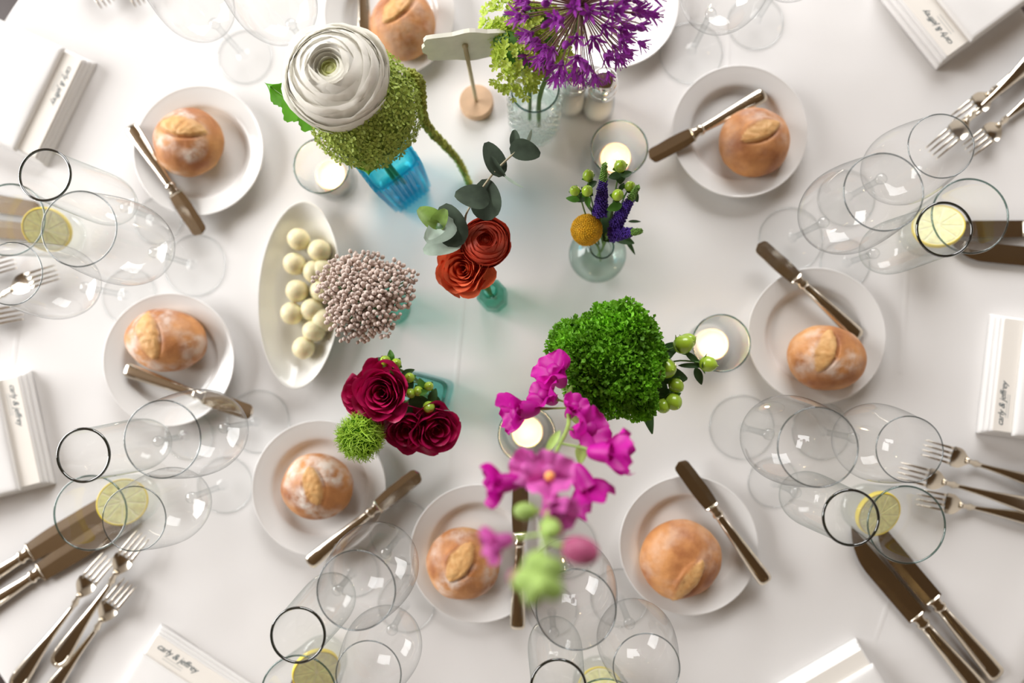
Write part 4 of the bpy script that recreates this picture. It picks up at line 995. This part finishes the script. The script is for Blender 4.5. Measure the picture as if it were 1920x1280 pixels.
sprig('sprig of green berries in the bud vase on the far side of the purple spikes', p7 + Vector((.004, .004, .078)),
      [(1163, 312, .165, .0066, (0, .3, 1)), (1158, 366, .155, .0064, (.1, .2, 1)), (1181, 350, .150, .0058, (.2, .3, 1))],
      [(1152, 330, .155, 22, 16, 190, 'leaf_dark'), (1175, 326, .155, 22, 14, 20, 'leaf_dark'), (1163, 334, .152, 22, 20, -90, 'leaf_dark'), (1152, 388, .145, 30, 18, 200, 'leaf_green'), (1190, 368, .145, 24, 16, -60, 'leaf_dark'), (1166, 350, .148, 18, 10, 60, 'leaf_dark')])
# ------------------------------------------------------------------ craspedia and veronica in the bud vase
cc = P(1100, 431, .120); cr = thing('yellow_craspedia', 'yellow ball-shaped craspedia on the bud vase', 'flower', cc)
V, F = ball(.0166, 40, 28, .96); obj('core', (V, F), 'craspedia', cr)
rnd = random.Random(51); bits = []
for i in range(620):
    d = fib(620, i); bits.append(tf(ball(.00085, 6, 4), Matrix.Translation(Vector((d.x, d.y, d.z * .96)) * .0166 * rnd.uniform(.99, 1.03))))
tag(obj('florets', join(*bits), 'craspedia', cr), kind='stuff'); stemto(cr, cc, p7 + Vector((-.005, .002, .078)), p7 + Vector((.006, -.004, .006)), .0014)
def spike(label, b, tp, r0):
    B, T = P(*b), P(*tp); t = thing('veronica_spike', label, 'flower', B, None, 'purple veronica spikes'); d = T - B; L = d.length; dn = d.normalized(); bits = []; tip = []
    obj('axis', tube([B - dn * .004, B.lerp(T, .5), T], [.0026, .0022, .0008], 8), 'veronica_tip', t, world=True)
    for i in range(420):
        s = (i + .5) / 420; a = i * 2.39996; o = dn.orthogonal().normalized(); o.rotate(Matrix.Rotation(a, 3, dn)); rr = r0 * (1 - .70 * s)
        p = B + d * s; e = (o + dn * .35).normalized(); w = dn.cross(o) * .0012; ln = rr * rnd.uniform(.75, 1.15)
        q = ([p, p + e * ln * .6 + w, p + e * ln + dn * .001, p + e * ln * .6 - w], [(0, 1, 2, 3)])
        kk = tf(ball(.0013 * (1.25 - .75 * s), 6, 4), Matrix.Translation(p + e * ln * .9))
        (bits if s < .70 else tip).extend([q, kk])
    tag(obj('florets', join(*bits), 'veronica', t, world=True), kind='stuff'); tag(obj('green_tip', join(*tip), 'veronica_tip', t, world=True), kind='stuff')
    obj('stem', tube(curve([B, B.lerp(p7 + Z * .08, .6), p7 + Vector((.002, 0, .075)), p7 + Vector((.002, .002, .008))], 4), .0012, 6), 'stem_green', t, world=True)
    return t
spike('upright violet veronica spike between the green berries', (1124, 405, .125), (1134, 308, .178), .0088)
spike('shaded purple veronica spike with bright green tip by the far berries', (1152, 425, .115), (1196, 350, .165), .0085)
spike('drooping purple veronica spike with green tip pointing away from the craspedia', (1142, 440, .112), (1202, 433, .135), .0090)
lv = thing('veronica_leaves', 'narrow dark leaves under the purple spikes of the bud vase', 'leaves', P(1140, 440, .095))
for a in [(1108, 392, .12, 36, 7, 130), (1180, 458, .09, 44, 9, -60), (1150, 435, .10, 50, 30, 40), (1135, 425, .10, 46, 30, 120), (1168, 448, .105, 46, 20, -20), (1190, 415, .11, 24, 6, 0), (1140, 415, .11, 50, 26, 80), (1165, 400, .11, 40, 24, 50)]: leaf_at(lv, *a, 'leaf_dark')
# ------------------------------------------------------------------ eucalyptus
eu = thing('eucalyptus_sprig', 'long dark eucalyptus sprig reaching away from the orange ranunculus', 'foliage', P(872, 415, .15))
obj('stem', tube(curve([p3 + Z * .09, P(878, 440, .135), P(872, 412, .165), P(884, 383, .178), P(925, 325, .186), P(966, 285, .188), P(985, 268, .186)], 5), [.0013] * 12 + [.0010] * 19, 7), 'twig', eu, world=True)
for a, kw in [((912, 374, .180, 78, 62, 95, 'euc_leaf'), dict(tilt=(8, -14))), ((886, 369, .188, 66, 52, 165, 'euc_leaf'), dict(tilt=(12, 18), curl=.3)), ((926, 298, .186, 72, 42, 112, 'euc_leaf'), dict(tilt=(4, 14))), ((934, 312, .194, 46, 18, -55, 'euc_leaf'), dict(tilt=(-15, 40), fold=.7)),
              ((984, 282, .190, 60, 40, -18, 'euc_leaf'), dict(tilt=(6, 12))), ((967, 262, .188, 38, 22, 100, 'euc_leaf'), dict(tilt=(10, -20), fold=.5)), ((992, 258, .180, 30, 10, 65, 'euc_pale'), dict(tilt=(20, 50))), ((962, 341, .190, 44, 7, -35, 'euc_pale'), dict(tilt=(0, 50)))]:
    leaf_at(eu, *a, shape=.55, **kw)
er = thing('eucalyptus_sprig', 'short eucalyptus rosette with pale leaves against the coral ranunculus', 'foliage', P(835, 440, .15))
obj('stem', tube(curve([p3 + Vector((-.004, 0, .09)), P(860, 470, .125), P(838, 440, .155), P(824, 424, .178)], 5), .0013, 7), 'twig', er, world=True)
for a, kw in [((846, 422, .172, 84, 64, 115, 'euc_leaf'), dict(tilt=(5, -18))), ((830, 460, .166, 76, 44, 195, 'euc_pale'), dict(tilt=(5, 15))), ((826, 432, .178, 66, 46, 215, 'euc_pale'), dict(tilt=(12, -10), curl=.4)), ((808, 408, .184, 56, 40, 140, 'euc_young'), dict(tilt=(20, 10), curl=.5)), ((818, 428, .190, 44, 32, 230, 'euc_pale'), dict(tilt=(25, 0), curl=.6)), ((824, 412, .192, 42, 32, 60, 'euc_young'), dict(tilt=(25, 0), curl=.6)), ((814, 420, .196, 24, 18, 160, 'euc_young'), dict(tilt=(40, 0), curl=.6)), ((822, 424, .198, 16, 12, -20, 'leaf_dark'), dict(tilt=(40, 0), curl=.6))]:
    leaf_at(er, *a, shape=.5, **kw)
# ------------------------------------------------------------------ snapdragon
def UZ(z): return z if z < .19 else .19 + (z - .19) * 1.22     # the spike climbs towards the lens
sd = thing('pink_snapdragon', 'tall pink snapdragon spike rising over the candle toward the bread roll', 'flower', P(1098, 690, .11))
sp_ = [p6 + Z * .02, p6 + Z * .115, P(1066, 735, UZ(.19)), P(1066, 795, UZ(.24)), P(1042, 850, UZ(.28)), P(1030, 920, UZ(.33)), P(1022, 1000, UZ(.39)), P(1008, 1085, UZ(.45))]
cv = curve(sp_, 6); obj('stem', tube(cv, [.0026 * (1 - .6 * i / len(cv)) for i in range(len(cv))], 8), 'bud_green', sd, world=True)
def lobe(Lh, Wd, curl, ruff, ph):
    def fn(u, v):
        q = (u - .5) * 2; w = (.35 + .65 * math.sin(PI * min(1, v * .62 + .12))) * (1 - .35 * max(0, v - .8) / .2 * q * q)
        return (q * w * Wd / 2, v * Lh * (1 - .12 * q * q), curl * Lh * v * v + ruff * Lh * v * math.sin(q * 3.4 + ph) - .25 * Wd * q * q * (1 - v))
    return grid(8, 8, fn)
def blossom(px, py, z, d, s, m, seed, mouth=False):
    c = P(px, py, UZ(z)); rn = random.Random(seed); d = Vector(d).normalized(); M0 = Matrix.Translation(c) @ rot_to(d, rn.random() * .5)
    bl = obj('blossom', tf(join(lathe(smoothprof([(.0005, -.014 * s), (.005 * s, -.012 * s), (.0075 * s, -.004 * s), (.0085 * s, .004 * s), (.010 * s, .008 * s)], 3), 16), tf(ball(.0075 * s, 12, 8, .8), Matrix.Translation((0, -.004 * s, .006 * s)))), M0), m, sd, world=True)
    I = MW[sd].inverted()
    for k, (az, pit, ln, wd) in enumerate([(30, 48, .021, .027), (-30, 48, .021, .027), (180, 25, .017, .024), (122, 30, .018, .022), (-122, 30, .018, .022)]):
        M = M0 @ Matrix.Translation((0, 0, .006 * s)) @ Matrix.Rotation(R(az), 4, 'Z') @ Matrix.Rotation(R(pit), 4, 'X') @ Matrix.Translation((0, .004 * s, 0))
        o = obj('petal', tf(lobe(ln * s, wd * s, rn.uniform(-.35, .25), .16, rn.random() * 6), M), m, bl); o.data.transform(I)
    if mouth: o = obj('throat', tf(ball(.004 * s, 10, 6), M0 @ Matrix.Translation((0, -.001 * s, .013 * s))), 'snap_yellow', bl); o.data.transform(I)
    q = min(cv, key=lambda p: (p - c).length); o = obj('calyx', tube(curve([q, q.lerp(c, .5) + Vector((0, 0, -.002)), c - d * .010 * s], 4), [.001] * 4 + [.0016] * 4 + [.003 * s], 7), 'bud_green', bl); o.data.transform(I @ Matrix())
for a in [(1046, 706, .195, (-.3, .5, .6), 1.05, 'snap_petal', 1), (984, 768, .215, (-.9, -.1, .4), 1.10, 'snap_petal', 2), (1030, 745, .205, (-.4, .3, .7), .9, 'snap_petal', 3), (1092, 808, .245, (.6, .2, .8), 1.0, 'snap_petal', 4),
          (1132, 848, .275, (.9, 0, .5), 1.05, 'snap_petal', 5), (1092, 900, .285, (.5, -.9, .3), 1.05, 'snap_petal', 6), (948, 905, .315, (-.9, -.1, .3), .90, 'snap_petal', 7), (1030, 893, .325, (0, .1, 1), .95, 'snap_pink', 8, True), (1036, 950, .345, (.3, -.3, .8), .80, 'snap_pink', 9),
          (1000, 880, .31, (-.4, .2, .7), .8, 'snap_pink', 12), (940, 1015, .385, (-.9, -.2, .4), .62, 'snap_pink', 10), (1072, 770, .225, (.3, .5, .5), .7, 'snap_petal', 11)]: blossom(*a)
for k, (px, py, z, r_, m) in enumerate([(1088, 1032, .400, .0085, 'snap_bud'), (1032, 990, .385, .0065, 'bud_green'), (985, 958, .36, .006, 'bud_green'), (1004, 1055, .425, .0062, 'bud_green'), (1032, 1065, .43, .0066, 'bud_green'), (985, 1085, .44, .0062, 'bud_green'), (1012, 1092, .455, .0062, 'bud_green'), (1030, 1100, .45, .006, 'bud_green'), (1000, 1110, .45, .005, 'bud_green'), (968, 1080, .43, .004, 'snap_bud')]):
    c = P(px, py, UZ(z)); q = min(cv, key=lambda p: (p - c).length); d = (c - q).normalized() if (c - q).length > 1e-4 else Z
    obj('bud', tf(ball(r_, 14, 10, 1.35), Matrix.Translation(c) @ rot_to(d)), m, sd, world=True); obj('bud_stalk', tube([q, c], [.0012, .0022], 6), 'bud_green', sd, world=True)
for a in [(1035, 830, .29, 60, 16, 235), (1075, 775, .22, 50, 22, -70), (1090, 850, .27, 46, 24, -100)]: leaf_at(sd, *a, 'bud_green', tilt=(20, 10), shape=1.1)

# ------------------------------------------------------------------ pendant bulbs of the room
for k, (x, y) in enumerate([(-1.3, -1.6), (.2, -1.8), (1.7, -1.5), (1.9, .3), (1.6, 1.9)]):
    t = thing('pendant_lamp', 'warm bare bulb hanging on a cord from the ceiling', 'lamp', (x, y, ZC), None, 'pendant bulbs')
    obj('cord', tube([(0, 0, 0), (0, 0, -.45)], .003, 6), 'wick', t); obj('socket', capped([(.012, -.51), (.018, -.50), (.018, -.46), (.008, -.45)], 16), 'brass', t)
    obj('bulb', ball(.024, 16, 12, 1.15), 'bulb', t, M=Matrix.Translation((0, 0, -.54)))
